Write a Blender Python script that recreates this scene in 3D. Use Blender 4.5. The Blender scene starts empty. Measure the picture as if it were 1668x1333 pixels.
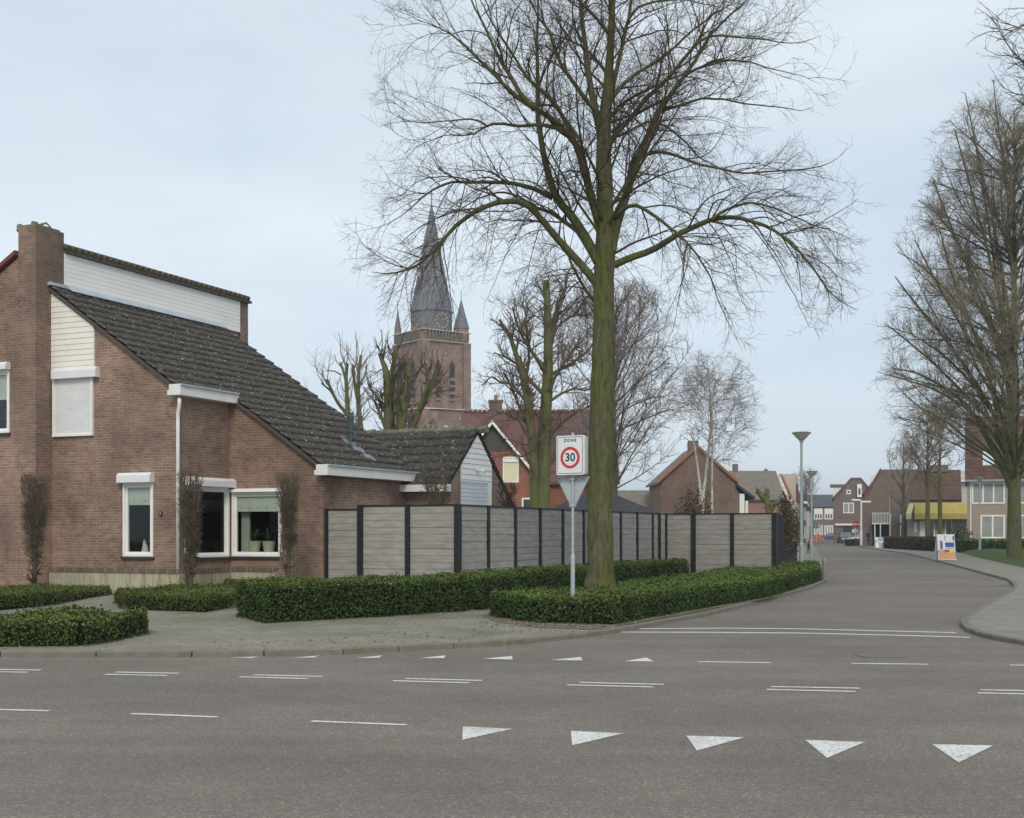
import bpy, bmesh, math, random
import numpy as np
from mathutils import Vector, Matrix
from mathutils.geometry import tessellate_polygon

SC = bpy.context.scene
COL = SC.collection
R = math.radians
rng = np.random.default_rng(7)
random.seed(7)

# ------------------------------------------------------------------ camera, sky, sun, exposure
F = 2100.0; CX = 834.0; HY = 868.0; EYE = 1.6
cam = bpy.data.cameras.new('camera'); camo = bpy.data.objects.new('camera', cam); COL.objects.link(camo)
cam.sensor_width = 36; cam.lens = 36 * F / 1668; cam.shift_y = (HY - 666.5) / 1668
cam.clip_end = 6000
camo.location = (0, 0, EYE); camo.rotation_euler = (R(90), 0, 0)
SC.camera = camo
SUN_EL, SUN_AZ = 40, 178            # azimuth measured from +Y clockwise, the sun stands behind and left of the camera
w = bpy.data.worlds.new('World'); SC.world = w; w.use_nodes = True
nt = w.node_tree; N = nt.nodes; Lk = nt.links
for n in list(N): N.remove(n)
sky = N.new('ShaderNodeTexSky'); sky.sky_type = 'NISHITA'; sky.sun_disc = False
sky.sun_elevation = R(SUN_EL); sky.sun_rotation = R(SUN_AZ); sky.air_density = 1.0; sky.dust_density = 1.5
tc = N.new('ShaderNodeTexCoord'); mp = N.new('ShaderNodeMapping'); mp.inputs['Scale'].default_value = (1.0, 1.0, 3.6)
mp.inputs['Location'].default_value = (0.35, 0.2, 0.1)
no = N.new('ShaderNodeTexNoise'); no.inputs['Scale'].default_value = 1.9; no.inputs['Detail'].default_value = 5; no.inputs['Roughness'].default_value = .5
cr = N.new('ShaderNodeValToRGB')
cr.color_ramp.elements[0].position = .30; cr.color_ramp.elements[0].color = (4.75, 5.75, 6.8, 1)
cr.color_ramp.elements[1].position = .68; cr.color_ramp.elements[1].color = (7.35, 8.0, 8.5, 1)
mx = N.new('ShaderNodeMix'); mx.data_type = 'RGBA'; mx.inputs[0].default_value = .88
bg = N.new('ShaderNodeBackground'); bg.inputs[1].default_value = .1
wo = N.new('ShaderNodeOutputWorld')
Lk.new(tc.outputs['Generated'], mp.inputs['Vector']); Lk.new(mp.outputs[0], no.inputs['Vector']); Lk.new(no.outputs['Fac'], cr.inputs[0])
sxz = N.new('ShaderNodeSeparateXYZ'); Lk.new(tc.outputs['Generated'], sxz.inputs[0]); hr = N.new('ShaderNodeMapRange'); hr.inputs[1].default_value = 0; hr.inputs[2].default_value = .35; hr.inputs[3].default_value = 1.17; hr.inputs[4].default_value = 1.0
Lk.new(sxz.outputs[2], hr.inputs[0]); vm = N.new('ShaderNodeVectorMath'); vm.operation = 'SCALE'; Lk.new(cr.outputs[0], vm.inputs[0]); Lk.new(hr.outputs[0], vm.inputs[3])
Lk.new(sky.outputs[0], mx.inputs[6]); Lk.new(vm.outputs[0], mx.inputs[7]); Lk.new(mx.outputs[2], bg.inputs[0]); Lk.new(bg.outputs[0], wo.inputs[0])
sun = bpy.data.lights.new('sun', 'SUN'); suno = bpy.data.objects.new('sun', sun); COL.objects.link(suno)
sun.energy = 1.5; sun.angle = R(20); sun.color = (1, .90, .76)
az = R(SUN_AZ); sd = Vector((math.sin(az) * math.cos(R(SUN_EL)), math.cos(az) * math.cos(R(SUN_EL)), math.sin(R(SUN_EL))))
suno.rotation_euler = sd.to_track_quat('Z', 'Y').to_euler(); suno.location = (0, 0, 60)
SC.view_settings.view_transform = 'Standard'; SC.view_settings.look = 'None'
SC.view_settings.exposure = 0.27; SC.view_settings.gamma = 1
SC.cycles.max_bounces = 5; SC.cycles.transparent_max_bounces = 8

# ------------------------------------------------------------------ measuring helpers (photo measurements to metres)
def G(px, py, z=0.0):
    d = (EYE - z) * F / (py - HY)
    return ((px - CX) / F * d, d)
def PD(px, py, d):
    return Vector(((px - CX) / F * d, d, EYE + (HY - py) / F * d))
ALPHA = math.atan2(.4035, .915); CA, SA = math.cos(ALPHA), math.sin(ALPHA)
HO = (-7.25, 28.0)
def GU(px, py, v):      # on a house plane parallel to its gable: (u, z)
    k = (px - CX) / F; X0 = HO[0] + SA * v; D0 = HO[1] + CA * v
    u = (k * D0 - X0) / (CA + k * SA); d = D0 - SA * u
    return u, EYE + (HY - py) / F * d
def GV(px, py, u):      # on a house plane parallel to its long side: (v, z)
    k = (px - CX) / F; X0 = HO[0] + CA * u; D0 = HO[1] - SA * u
    v = (k * D0 - X0) / (SA - k * CA); d = D0 + CA * v
    return v, EYE + (HY - py) / F * d
def HW(u, v):
    return (HO[0] + CA * u + SA * v, HO[1] - SA * u + CA * v)

# ------------------------------------------------------------------ materials
MATS = {}
def base_mat(name, rough=.8, spec=.3):
    m = bpy.data.materials.new(name); m.use_nodes = True
    b = m.node_tree.nodes['Principled BSDF']; b.inputs['Roughness'].default_value = rough
    b.inputs['Specular IOR Level'].default_value = spec
    MATS[name] = m
    return m, m.node_tree.nodes, m.node_tree.links, b
def tcoord(n, l, scale=(1, 1, 1)):
    t = n.new('ShaderNodeTexCoord'); mpp = n.new('ShaderNodeMapping'); mpp.inputs['Scale'].default_value = scale
    l.new(t.outputs['Object'], mpp.inputs['Vector']); return mpp.outputs[0]
def noise(n, l, vec, scale, detail=4, rough=.55):
    x = n.new('ShaderNodeTexNoise'); x.inputs['Scale'].default_value = scale; x.inputs['Detail'].default_value = detail
    x.inputs['Roughness'].default_value = rough; l.new(vec, x.inputs['Vector']); return x.outputs['Fac']
def ramp(n, l, fac, stops):
    r = n.new('ShaderNodeValToRGB'); e = r.color_ramp.elements
    while len(e) < len(stops): e.new(.5)
    for i, (p, c) in enumerate(stops):
        e[i].position = p; e[i].color = (c, c, c, 1) if not hasattr(c, '__len__') else (*c, 1)
    l.new(fac, r.inputs[0]); return r.outputs[0]
def mix(n, l, fac, a, b, mode='MIX'):
    x = n.new('ShaderNodeMix'); x.data_type = 'RGBA'; x.blend_type = mode
    for s, v in ((0, fac), (6, a), (7, b)):
        if isinstance(v, (int, float)): x.inputs[s].default_value = v
        elif isinstance(v, tuple): x.inputs[s].default_value = (*v, 1)
        else: l.new(v, x.inputs[s])
    return x.outputs[2]
def bump(n, l, b, h, dist, strength=.6):
    x = n.new('ShaderNodeBump'); x.inputs['Distance'].default_value = dist; x.inputs['Strength'].default_value = strength
    l.new(h, x.inputs['Height']); l.new(x.outputs[0], b.inputs['Normal'])
def flat(name, c, rough=.5, spec=.4, metal=0, var=.12, vs=3.0):
    if name in MATS: return MATS[name]
    m, n, l, b = base_mat(name, rough, spec); v = tcoord(n, l)
    f = noise(n, l, v, vs)
    lo = tuple(x * (1 - var) for x in c); hi = tuple(min(1, x * (1 + var)) for x in c)
    l.new(ramp(n, l, f, [(.3, lo), (.7, hi)]), b.inputs['Base Color']); b.inputs['Metallic'].default_value = metal
    return m
def brick(name, c1, c2, mortar, bw=.215, bh=.062, ms=.009, stain=.5, mm=.35, bumpd=.006, patch=None):
    m, n, l, b = base_mat(name, .9, .2)
    t = n.new('ShaderNodeTexCoord'); sp = n.new('ShaderNodeSeparateXYZ'); l.new(t.outputs['Object'], sp.inputs[0])
    ad = n.new('ShaderNodeMath'); l.new(sp.outputs[0], ad.inputs[0]); l.new(sp.outputs[1], ad.inputs[1])
    cb = n.new('ShaderNodeCombineXYZ'); l.new(ad.outputs[0], cb.inputs[0]); l.new(sp.outputs[2], cb.inputs[1])
    br = n.new('ShaderNodeTexBrick'); br.inputs['Scale'].default_value = 1; br.inputs['Brick Width'].default_value = bw
    br.inputs['Row Height'].default_value = bh; br.inputs['Mortar Size'].default_value = ms; br.inputs['Mortar Smooth'].default_value = .3
    br.inputs['Color1'].default_value = (*c1, 1); br.inputs['Color2'].default_value = (*c2, 1); br.inputs['Mortar'].default_value = (*mortar, 1)
    br.inputs['Bias'].default_value = 0
    l.new(cb.outputs[0], br.inputs['Vector'])
    big = ramp(n, l, noise(n, l, t.outputs['Object'], .75, 4), [(.35, 1 - stain * .55), (.65, 1 + stain * .25)])
    c = mix(n, l, 1.0, br.outputs['Color'], big, 'MULTIPLY')
    mid = ramp(n, l, noise(n, l, t.outputs['Object'], 6, 4, .7), [(.3, .82), (.7, 1.2)])
    c = mix(n, l, .8, c, mid, 'MULTIPLY')
    if patch: c = mix(n, l, ramp(n, l, noise(n, l, t.outputs['Object'], .5, 3), [(.5, 0.0), (.72, .55)]), c, patch)
    l.new(c, b.inputs['Base Color']); 
    inv = n.new('ShaderNodeMath'); inv.operation = 'SUBTRACT'; inv.inputs[0].default_value = 1; l.new(br.outputs['Fac'], inv.inputs[1])
    bump(n, l, b, inv.outputs[0], bumpd, .7)
    return m
def noisemat(name, stops, scale, rough=.9, bd=0, bs=None, second=None, spec=.2, detail=6, sc3=(1, 1, 1)):
    m, n, l, b = base_mat(name, rough, spec); v = tcoord(n, l, sc3)
    c = ramp(n, l, noise(n, l, v, scale, detail, .65), stops)
    if second:
        for (col, s2, a, bb, amt) in second:
            c = mix(n, l, ramp(n, l, noise(n, l, v, s2, 4, .6), [(a, 0.0), (bb, amt)]), c, col)
    l.new(c, b.inputs['Base Color'])
    if bd: bump(n, l, b, noise(n, l, v, bs or scale, 5, .6), bd)
    return m

BRICK = brick('house_brick', (.225, .14, .10), (.325, .205, .148), (.32, .27, .235), stain=.65, patch=(.19, .14, .108))
BRICKCH = brick('chimney_brick', (.20, .13, .095), (.27, .175, .13), (.25, .215, .185), patch=(.11, .11, .055))
BRICKRED = brick('red_brick', (.26, .085, .058), (.33, .12, .08), (.27, .18, .14), stain=.35)
BRICKBRN = brick('brown_brick', (.17, .105, .08), (.235, .15, .115), (.19, .16, .135), stain=.35)
BRICKFAR = brick('dark_brown_brick', (.165, .122, .105), (.215, .16, .138), (.19, .16, .145), stain=.25)
BRICKPINK = brick('pink_brick', (.33, .255, .20), (.39, .305, .245), (.38, .33, .285), stain=.15)
BRICKCHURCH = brick('church_brick', (.205, .128, .10), (.275, .175, .135), (.26, .205, .17), bw=.5, bh=.16, ms=.02, stain=.5, patch=(.34, .27, .22))
WHITE = flat('white_paint', (.82, .82, .79), .45, var=.04)
CREAM = flat('cream_boards', (.80, .775, .70), .55, var=.05)
WHITEB = noisemat('weathered_white_boards', [(.3, (.80, .80, .77)), (.7, (.87, .87, .84))], 3, .6, second=[((.62, .62, .57), .8, .55, .8, .3)], sc3=(1, .3, 3))
GREYW = flat('grey_white_gutter', (.74, .74, .71), .5, var=.05)
SHUT = flat('shutter_white', (.74, .75, .75), .5, var=.04)
BLIND = flat('grey_blind', (.66, .68, .65), .9, .1, var=.05)
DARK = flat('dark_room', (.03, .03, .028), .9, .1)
BLACKP = flat('black_stained_post', (.012, .014, .017), .5, .4, var=.3)
ZINC = noisemat('zinc', [(.3, (.33, .38, .43)), (.7, (.48, .53, .58))], 4, .5, spec=.5)
METAL = flat('galvanised', (.42, .46, .48), .45, .5, .3, var=.12, vs=20)
GREENGREY = flat('lamp_post_paint', (.30, .37, .34), .5, var=.1)
TILE = noisemat('weathered_roof_tiles', [(.25, (.05, .045, .040)), (.5, (.064, .058, .051)), (.75, (.08, .073, .065))], 2.5, .92, bd=.01, bs=40,
                second=[((.40, .40, .36), 11, .64, .70, .85), ((.12, .115, .07), 3.2, .55, .75, .5), ((.26, .25, .22), 26, .61, .69, .55), ((.44, .44, .40), 15, .625, .67, .9)])
TILERED = noisemat('dark_red_tiles', [(.3, (.115, .062, .058)), (.7, (.18, .10, .092))], 3, .7, bd=.02, bs=12, second=[((.26, .2, .19), 14, .55, .7, .55)])
TILEGREY = noisemat('grey_brown_tiles', [(.3, (.14, .125, .105)), (.7, (.21, .19, .16))], 2, .9, bd=.02, bs=10)
TILEBRN = brick('brown_roof_tiles', (.10, .058, .045), (.145, .085, .065), (.06, .038, .03), bw=.3, bh=.3, ms=.02, stain=.3, bumpd=.02)
TILEORG = noisemat('orange_tiles', [(.3, (.30, .10, .05)), (.7, (.42, .17, .09))], 6, .8)
SLATE = noisemat('church_slate', [(.3, (.12, .125, .142)), (.7, (.15, .155, .172))], .8, .6, spec=.35, second=[((.2, .2, .2), .35, .56, .75, .3)])
DARKROOF = noisemat('dark_felt_roof', [(.3, (.035, .038, .042)), (.7, (.065, .068, .072))], 3, .9, bd=.01, bs=20)
MOSSRIDGE = noisemat('mossy_ridge', [(.3, (.10, .10, .07)), (.7, (.26, .26, .2))], 8, .95, bd=.02, bs=20)
STONE = noisemat('pale_stone', [(.3, (.42, .38, .32)), (.7, (.55, .5, .43))], 2, .9)
FENCE = noisemat('grey_fence_boards', [(.25, (.24, .228, .205)), (.5, (.325, .31, .284)), (.75, (.40, .382, .35))], 2.6, .9, bd=.004, bs=30,
                 second=[((.16, .165, .12), 1.2, .52, .8, .55), ((.4, .385, .36), 40, .6, .72, .4)], sc3=(1, 1, 5))
_n, _l = FENCE.node_tree.nodes, FENCE.node_tree.links; _oi = _n.new('ShaderNodeObjectInfo'); _b = _n['Principled BSDF']; _src = _b.inputs['Base Color'].links[0].from_socket
_l.new(mix(_n, _l, 1.0, _src, ramp(_n, _l, _oi.outputs['Random'], [(0.0, .84), (1.0, 1.1)]), 'MULTIPLY'), _b.inputs['Base Color'])
GLASS = None
def glass():
    m, n, l, b = base_mat('window_glass', .04, .5)
    tr = n.new('ShaderNodeBsdfTransparent'); tr.inputs[0].default_value = (.9, .93, .91, 1)
    gl = n.new('ShaderNodeBsdfGlossy'); gl.inputs['Roughness'].default_value = .03
    fr = n.new('ShaderNodeFresnel'); fr.inputs[0].default_value = 1.28
    ms = n.new('ShaderNodeMixShader'); l.new(fr.outputs[0], ms.inputs[0]); l.new(tr.outputs[0], ms.inputs[1]); l.new(gl.outputs[0], ms.inputs[2])
    l.new(ms.outputs[0], n['Material Output'].inputs[0]); n.remove(b); return m
GLASS = glass()
PANE = flat('dark_window_glass', (.06, .07, .07), .08, .6, var=.3)
PANEN = flat('net_curtain_window', (.30, .32, .31), .25, .6, var=.15, vs=1.2)
# asphalt with pale chippings, tyre wear and fine cracks of tone
def asphalt():
    m, n, l, b = base_mat('asphalt', .88, .3); v = tcoord(n, l)
    vo = n.new('ShaderNodeTexVoronoi'); vo.inputs['Scale'].default_value = 75; l.new(v, vo.inputs['Vector'])
    sp = n.new('ShaderNodeSeparateColor'); l.new(vo.outputs['Color'], sp.inputs[0])
    c = ramp(n, l, sp.outputs[0], [(0.0, (.138, .120, .100)), (.55, (.180, .157, .132)), (.88, (.210, .184, .153)), (1.0, (.315, .28, .24))])
    c2 = ramp(n, l, noise(n, l, v, 260, 2), [(.3, .85), (.7, 1.15)]); c = mix(n, l, 1.0, c, c2, 'MULTIPLY')
    c3 = ramp(n, l, noise(n, l, v, .35, 5, .6), [(.35, .86), (.65, 1.1)]); c3 = mix(n, l, 1.0, c3, ramp(n, l, noise(n, l, v, 2.2, 5, .7), [(.3, .93), (.7, 1.07)]), 'MULTIPLY'); c = mix(n, l, 1.0, c, c3, 'MULTIPLY')
    mp2 = n.new('ShaderNodeMapping'); mp2.inputs['Rotation'].default_value = (0, 0, R(4)); mp2.inputs['Scale'].default_value = (.05, 1.3, 1); l.new(v, mp2.inputs[0])
    c4 = ramp(n, l, noise(n, l, mp2.outputs[0], 1.0, 3), [(.35, .92), (.65, 1.06)]); c = mix(n, l, 1.0, c, c4, 'MULTIPLY')
    l.new(c, b.inputs['Base Color']); bump(n, l, b, vo.outputs['Distance'], .004, .5); return m
ASPH = asphalt()
def paving(name, cols, mort, moss, w=.3, h=.3, mossamt=.7):
    m, n, l, b = base_mat(name, .93, .2); v = tcoord(n, l)
    br = n.new('ShaderNodeTexBrick'); br.inputs['Scale'].default_value = 1; br.inputs['Brick Width'].default_value = w; br.inputs['Row Height'].default_value = h
    br.inputs['Mortar Size'].default_value = .007; br.inputs['Color1'].default_value = (*cols[0], 1); br.inputs['Color2'].default_value = (*cols[1], 1); br.inputs['Mortar'].default_value = (*mort, 1)
    l.new(v, br.inputs['Vector'])
    c = mix(n, l, .9, br.outputs['Color'], ramp(n, l, noise(n, l, v, 24, 5, .7), [(.3, .8), (.7, 1.2)]), 'MULTIPLY')
    c = mix(n, l, ramp(n, l, noise(n, l, v, .8, 6, .65), [(.42, 0.0), (.68, mossamt)]), c, moss)
    l.new(c, b.inputs['Base Color']); bump(n, l, b, noise(n, l, v, 30, 4), .006); return m
PAVE = paving('mossy_paving', ((.235, .218, .182), (.28, .262, .218)), (.15, .14, .10), (.19, .18, .115))
PAVER = paving('paving_right', ((.235, .22, .19), (.28, .265, .225)), (.14, .14, .11), (.17, .18, .12), mossamt=.5)
GARDEN = paving('mossy_garden_paving', ((.225, .212, .178), (.275, .26, .22)), (.13, .13, .085), (.14, .145, .075), .25, .25, .7)
KERB = noisemat('kerb_stone', [(.3, (.155, .145, .115)), (.7, (.225, .21, .175))], 5, .9, bd=.004, bs=60, second=[((.12, .13, .07), 2.3, .5, .75, .6)])
PAINTW = noisemat('road_paint', [(.3, (.60, .60, .57)), (.7, (.76, .76, .73))], 14, .7, second=[((.22, .205, .19), 30, .53, .63, .75), ((.36, .345, .32), 3, .48, .72, .55)])
GRASS = noisemat('grass', [(.3, (.045, .07, .022)), (.7, (.085, .12, .035))], 9, 1, bd=.03, bs=50, second=[((.1, .11, .05), 1.5, .55, .8, .4)])
SOIL = noisemat('far_ground', [(.3, (.10, .10, .075)), (.7, (.17, .165, .13))], .4, 1)
EARTH = noisemat('bare_earth', [(.3, (.10, .07, .05)), (.7, (.2, .15, .11))], 6, 1, bd=.02, bs=20)
def leafmat(name, a, b_, hi, s=18):
    m, n, l, b = base_mat(name, .6, .22); v = tcoord(n, l)
    c = ramp(n, l, noise(n, l, v, s, 3, .7), [(.3, a), (.6, b_), (.8, hi)])
    c = mix(n, l, 1.0, c, ramp(n, l, noise(n, l, v, .9, 3), [(.3, .75), (.7, 1.25)]), 'MULTIPLY')
    l.new(c, b.inputs['Base Color'])
    return m
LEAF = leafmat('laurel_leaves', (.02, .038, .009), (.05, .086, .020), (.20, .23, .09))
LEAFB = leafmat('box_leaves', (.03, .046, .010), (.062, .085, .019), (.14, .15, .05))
LEAFTOP = leafmat('laurel_lit_top_leaves', (.05, .08, .014), (.108, .155, .03), (.23, .27, .09))  # brighter copy of the laurel leaves, light on hedge tops painted into the colour
LEAFBTOP = leafmat('box_lit_top_leaves', (.05, .072, .015), (.105, .135, .028), (.21, .22, .07))  # same for the box hedges, top light put into the leaf colour
LEAFRED = leafmat('reddish_leaves', (.035, .025, .01), (.09, .06, .025), (.16, .1, .05), 6)
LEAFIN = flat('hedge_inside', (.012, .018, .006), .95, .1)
def bark(name, stops, moss, lo=.45, hi=.62, amt=.9, s=5):
    return noisemat(name, stops, s, .95, bd=.012, bs=22, second=[(moss, 2.2, lo, hi, amt), (tuple(x * 1.9 for x in stops[0][1]), 30, .6, .75, .4)], sc3=(1, 1, .35))
BARK = bark('mossy_bark', [(.3, (.078, .078, .04)), (.7, (.155, .148, .09))], (.105, .118, .028), .40, .60, .8)
BARKG = bark('green_mossy_bark', [(.3, (.085, .085, .045)), (.7, (.15, .145, .085))], (.11, .135, .035), .38, .6, .8)
BARKD = bark('dark_bark', [(.3, (.075, .062, .045)), (.7, (.13, .108, .08))], (.09, .098, .035), .45, .65, .6)
TWIG = flat('brown_twigs', (.085, .064, .047), .9, .2, var=.4, vs=2)
TWIGL = flat('light_brown_twigs', (.24, .205, .145), .9, .2, var=.3, vs=1)
TWIGR = flat('reddish_twigs', (.155, .105, .085), .9, .2, var=.35, vs=1)
TWIGP = flat('pale_purplish_twigs', (.27, .225, .205), .9, .2, var=.25, vs=1)
_n, _l = BARK.node_tree.nodes, BARK.node_tree.links; _b = _n['Principled BSDF']; _src = _b.inputs['Base Color'].links[0].from_socket
_v = tcoord(_n, _l, (9, 9, 1.6)); _f = noise(_n, _l, _v, 2.4, 5, .7)
_l.new(mix(_n, _l, 1.0, _src, ramp(_n, _l, _f, [(.35, .55), (.52, 1.0), (.75, 1.25)]), 'MULTIPLY'), _b.inputs['Base Color']); bump(_n, _l, _b, _f, .03, 1.0)
BIRCH = noisemat('birch_bark', [(.3, (.42, .40, .34)), (.7, (.62, .60, .54))], 4, .8, second=[((.12, .11, .09), 3, .58, .66, .8)])

# ------------------------------------------------------------------ object helpers
def tag(o, label=None, cat=None, group=None, kind=None):
    if label: o['label'] = label
    if cat: o['category'] = cat
    if group: o['group'] = group
    if kind: o['kind'] = kind
    return o
def empty(name, loc=(0, 0, 0), rz=0, **k):
    o = bpy.data.objects.new(name, None); COL.objects.link(o); o.location = loc; o.rotation_euler = (0, 0, rz)
    o.empty_display_size = .2
    return tag(o, **k)
def copy_tree(o, parent=None, top=True):
    c = o.copy(); COL.objects.link(c); c.parent = parent
    for ch in list(o.children): copy_tree(ch, c, False)
    return c
class MB:
    def __init__(s): s.v = []; s.f = []; s.mi = []; s.m = []
    def _mat(s, mat):
        if mat is None: return 0
        if mat not in s.m: s.m.append(mat)
        return s.m.index(mat)
    def poly(s, pts, mat=None):
        i = len(s.v); s.v += [tuple(p) for p in pts]; s.f.append(tuple(range(i, i + len(pts)))); s.mi.append(s._mat(mat)); return s
    def box(s, x0, x1, y0, y1, z0, z1, mat=None, T=None):
        p = [(x, y, z) for z in (z0, z1) for x, y in ((x0, y0), (x1, y0), (x1, y1), (x0, y1))]
        if T: p = [T(*q) for q in p]
        i = len(s.v); s.v += p
        for f in ((0, 3, 2, 1), (4, 5, 6, 7), (0, 1, 5, 4), (1, 2, 6, 5), (2, 3, 7, 6), (3, 0, 4, 7)):
            s.f.append(tuple(i + k for k in f)); s.mi.append(s._mat(mat))
        return s
    def prism(s, pts, ext, mat=None):
        n = len(pts); i = len(s.v); ext = Vector(ext)
        s.v += [tuple(Vector(p)) for p in pts] + [tuple(Vector(p) + ext) for p in pts]; k = s._mat(mat)
        s.f.append(tuple(range(i + n - 1, i - 1, -1))); s.mi.append(k)
        s.f.append(tuple(range(i + n, i + 2 * n))); s.mi.append(k)
        for j in range(n):
            a, b = i + j, i + (j + 1) % n; s.f.append((a, b, b + n, a + n)); s.mi.append(k)
        return s
    def tube(s, pts, rad, n=8, mat=None, cap=True):
        pts = [Vector(p) for p in pts]
        if not hasattr(rad, '__len__'): rad = [rad] * len(pts)
        i = len(s.v); k = s._mat(mat); ref = None
        for q, p in enumerate(pts):
            t = (pts[min(q + 1, len(pts) - 1)] - pts[max(q - 1, 0)]).normalized()
            if ref is None: ref = Vector((0, 0, 1)) if abs(t.z) < .9 else Vector((1, 0, 0))
            a = t.cross(ref).normalized(); b = t.cross(a)
            for j in range(n):
                an = 2 * math.pi * j / n; s.v.append(tuple(p + (a * math.cos(an) + b * math.sin(an)) * rad[q]))
        for q in range(len(pts) - 1):
            for j in range(n):
                a0 = i + q * n + j; a1 = i + q * n + (j + 1) % n
                s.f.append((a0, a1, a1 + n, a0 + n)); s.mi.append(k)
        if cap:
            s.f.append(tuple(i + j for j in range(n - 1, -1, -1))); s.mi.append(k)
            e = i + (len(pts) - 1) * n; s.f.append(tuple(e + j for j in range(n))); s.mi.append(k)
        return s
    def lathe(s, prof, c=(0, 0, 0), n=20, mat=None):
        return s.tube([(c[0], c[1], c[2] + z) for r, z in prof], [r for r, z in prof], n, mat)
    def build(s, name, mat=None, parent=None, smooth=False, bevel=0, fix=True):
        me = bpy.data.meshes.new(name); me.from_pydata(s.v, [], s.f)
        mats = s.m if s.m else [mat]
        if s.m and mat is not None and mat not in s.m: pass
        for m_ in mats: me.materials.append(m_)
        me.polygons.foreach_set('material_index', s.mi)
        if fix:
            bm = bmesh.new(); bm.from_mesh(me); bmesh.ops.recalc_face_normals(bm, faces=bm.faces); bm.to_mesh(me); bm.free()
        if smooth: me.polygons.foreach_set('use_smooth', [True] * len(me.polygons))
        o = bpy.data.objects.new(name, me); COL.objects.link(o); o.parent = parent
        if bevel:
            b = o.modifiers.new('bevel', 'BEVEL'); b.width = bevel; b.segments = 1; b.limit_method = 'ANGLE'
        return o
def np_mesh(name, V, Q, mats, mi=None, parent=None, smooth=True):
    me = bpy.data.meshes.new(name); V = np.asarray(V, np.float32); Q = np.asarray(Q, np.int32)
    me.vertices.add(len(V)); me.vertices.foreach_set('co', V.ravel())
    me.loops.add(Q.size); me.loops.foreach_set('vertex_index', Q.ravel())
    me.polygons.add(len(Q)); me.polygons.foreach_set('loop_start', np.arange(len(Q), dtype=np.int32) * Q.shape[1])
    if mi is not None: me.polygons.foreach_set('material_index', np.asarray(mi, np.int32))
    if smooth: me.polygons.foreach_set('use_smooth', np.ones(len(Q), bool))
    for m_ in mats: me.materials.append(m_)
    me.update(calc_edges=True); me.validate()
    o = bpy.data.objects.new(name, me); COL.objects.link(o); o.parent = parent
    return o
def text_obj(name, s, size, mat, parent, loc, rot, ext=.001, align='CENTER', bold=0.0):
    cu = bpy.data.curves.new(name, 'FONT'); cu.body = s; cu.size = size; cu.extrude = ext; cu.align_x = align; cu.align_y = 'CENTER'; cu.offset = bold
    t = bpy.data.objects.new(name, cu); COL.objects.link(t)
    bpy.context.view_layer.update()
    me = bpy.data.meshes.new_from_object(t.evaluated_get(bpy.context.evaluated_depsgraph_get()))
    bpy.data.objects.remove(t)
    me.materials.clear(); me.materials.append(mat)
    o = bpy.data.objects.new(name, me); COL.objects.link(o); o.parent = parent; o.location = loc; o.rotation_euler = rot
    return o

# ------------------------------------------------------------------ the setting: ground, road, pavements
MB().poly([(-3000, -60, -.03), (3000, -60, -.03), (3000, 5000, -.03), (-3000, 5000, -.03)]).build('ground', SOIL)
tag(bpy.data.objects['ground'], kind='structure')
road = MB().poly([(-70, -12, 0), (75, -12, 0), (75, 330, 0), (-70, 330, 0)]).build('road', ASPH); tag(road, kind='structure')
KL = [(-420, 1071.5), (0, 1071.5), (312, 1071.5), (430, 1070), (560, 1067), (650, 1062), (740, 1057), (829, 1052), (872, 1048), (951, 1040), (1001, 1033), (1047, 1024),
      (1151, 1005), (1248, 981), (1324, 960), (1345, 949), (1347, 936), (1343, 915), (1336, 903), (1328, 892)]
KLw = [G(x, y) for x, y in KL]
def offset_line(pts, d):
    out = []
    for i, p in enumerate(pts):
        a = Vector(pts[max(i - 1, 0)]); b = Vector(pts[min(i + 1, len(pts) - 1)]); t = (b - a).normalized()
        out.append((p[0] - t.y * d, p[1] + t.x * d))
    return out
def resample(pts, step):
    out = [tuple(pts[0])]; acc = 0
    for a, b in zip(pts[:-1], pts[1:]):
        a = Vector(a); b = Vector(b); L = (b - a).length; n = max(1, int(round(L / step)))
        for k in range(1, n + 1): out.append(tuple(a.lerp(b, k / n)))
    return out
def flat_poly(pts, z, name, mat, parent=None):
    P = [Vector((x, y, z)) for x, y in pts]; tr = tessellate_polygon([P])
    me = bpy.data.meshes.new(name); me.from_pydata([tuple(p) for p in P], [], [tuple(t) for t in tr]); me.materials.append(mat)
    bm = bmesh.new(); bm.from_mesh(me); bmesh.ops.recalc_face_normals(bm, faces=bm.faces)
    for f in bm.faces:
        if f.normal.z < 0: f.normal_flip()
    bm.to_mesh(me); bm.free()
    o = bpy.data.objects.new(name, me); COL.objects.link(o); o.parent = parent; return o
pv = flat_poly(offset_line(KLw, .10) + [(26, 170), (26, 260), (-68, 260), (-68, 17)], .068, 'pavement', PAVE); tag(pv, kind='structure')
def kerb(pts, side, name, h=.075, w_=.13, step=1.0, lower=None):
    pts = resample(pts, step); m = MB(); ins = offset_line(pts, side * w_)
    for i in range(len(pts) - 1):
        a, b = Vector(pts[i]), Vector(pts[i + 1]); c, d = Vector(ins[i + 1]), Vector(ins[i])
        g = .006 / max((b - a).length, .1); a2, b2, c2, d2 = a.lerp(b, g), b.lerp(a, g), c.lerp(d, g), d.lerp(c, g)
        hh = h
        if lower and lower[0] < a.x < lower[1] and a.y < 25: hh = .02 + .055 * min(1, abs(a.x - (lower[0] + lower[1]) / 2) / (lower[1] - lower[0]) * 2) ** 3
        m.prism([(p.x, p.y, -.02) for p in (a2, b2, c2, d2)], (0, 0, hh + .02))
    return m.build(name, KERB, bevel=.012)
tag(kerb(KLw, 1, 'kerb'), kind='structure')
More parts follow.
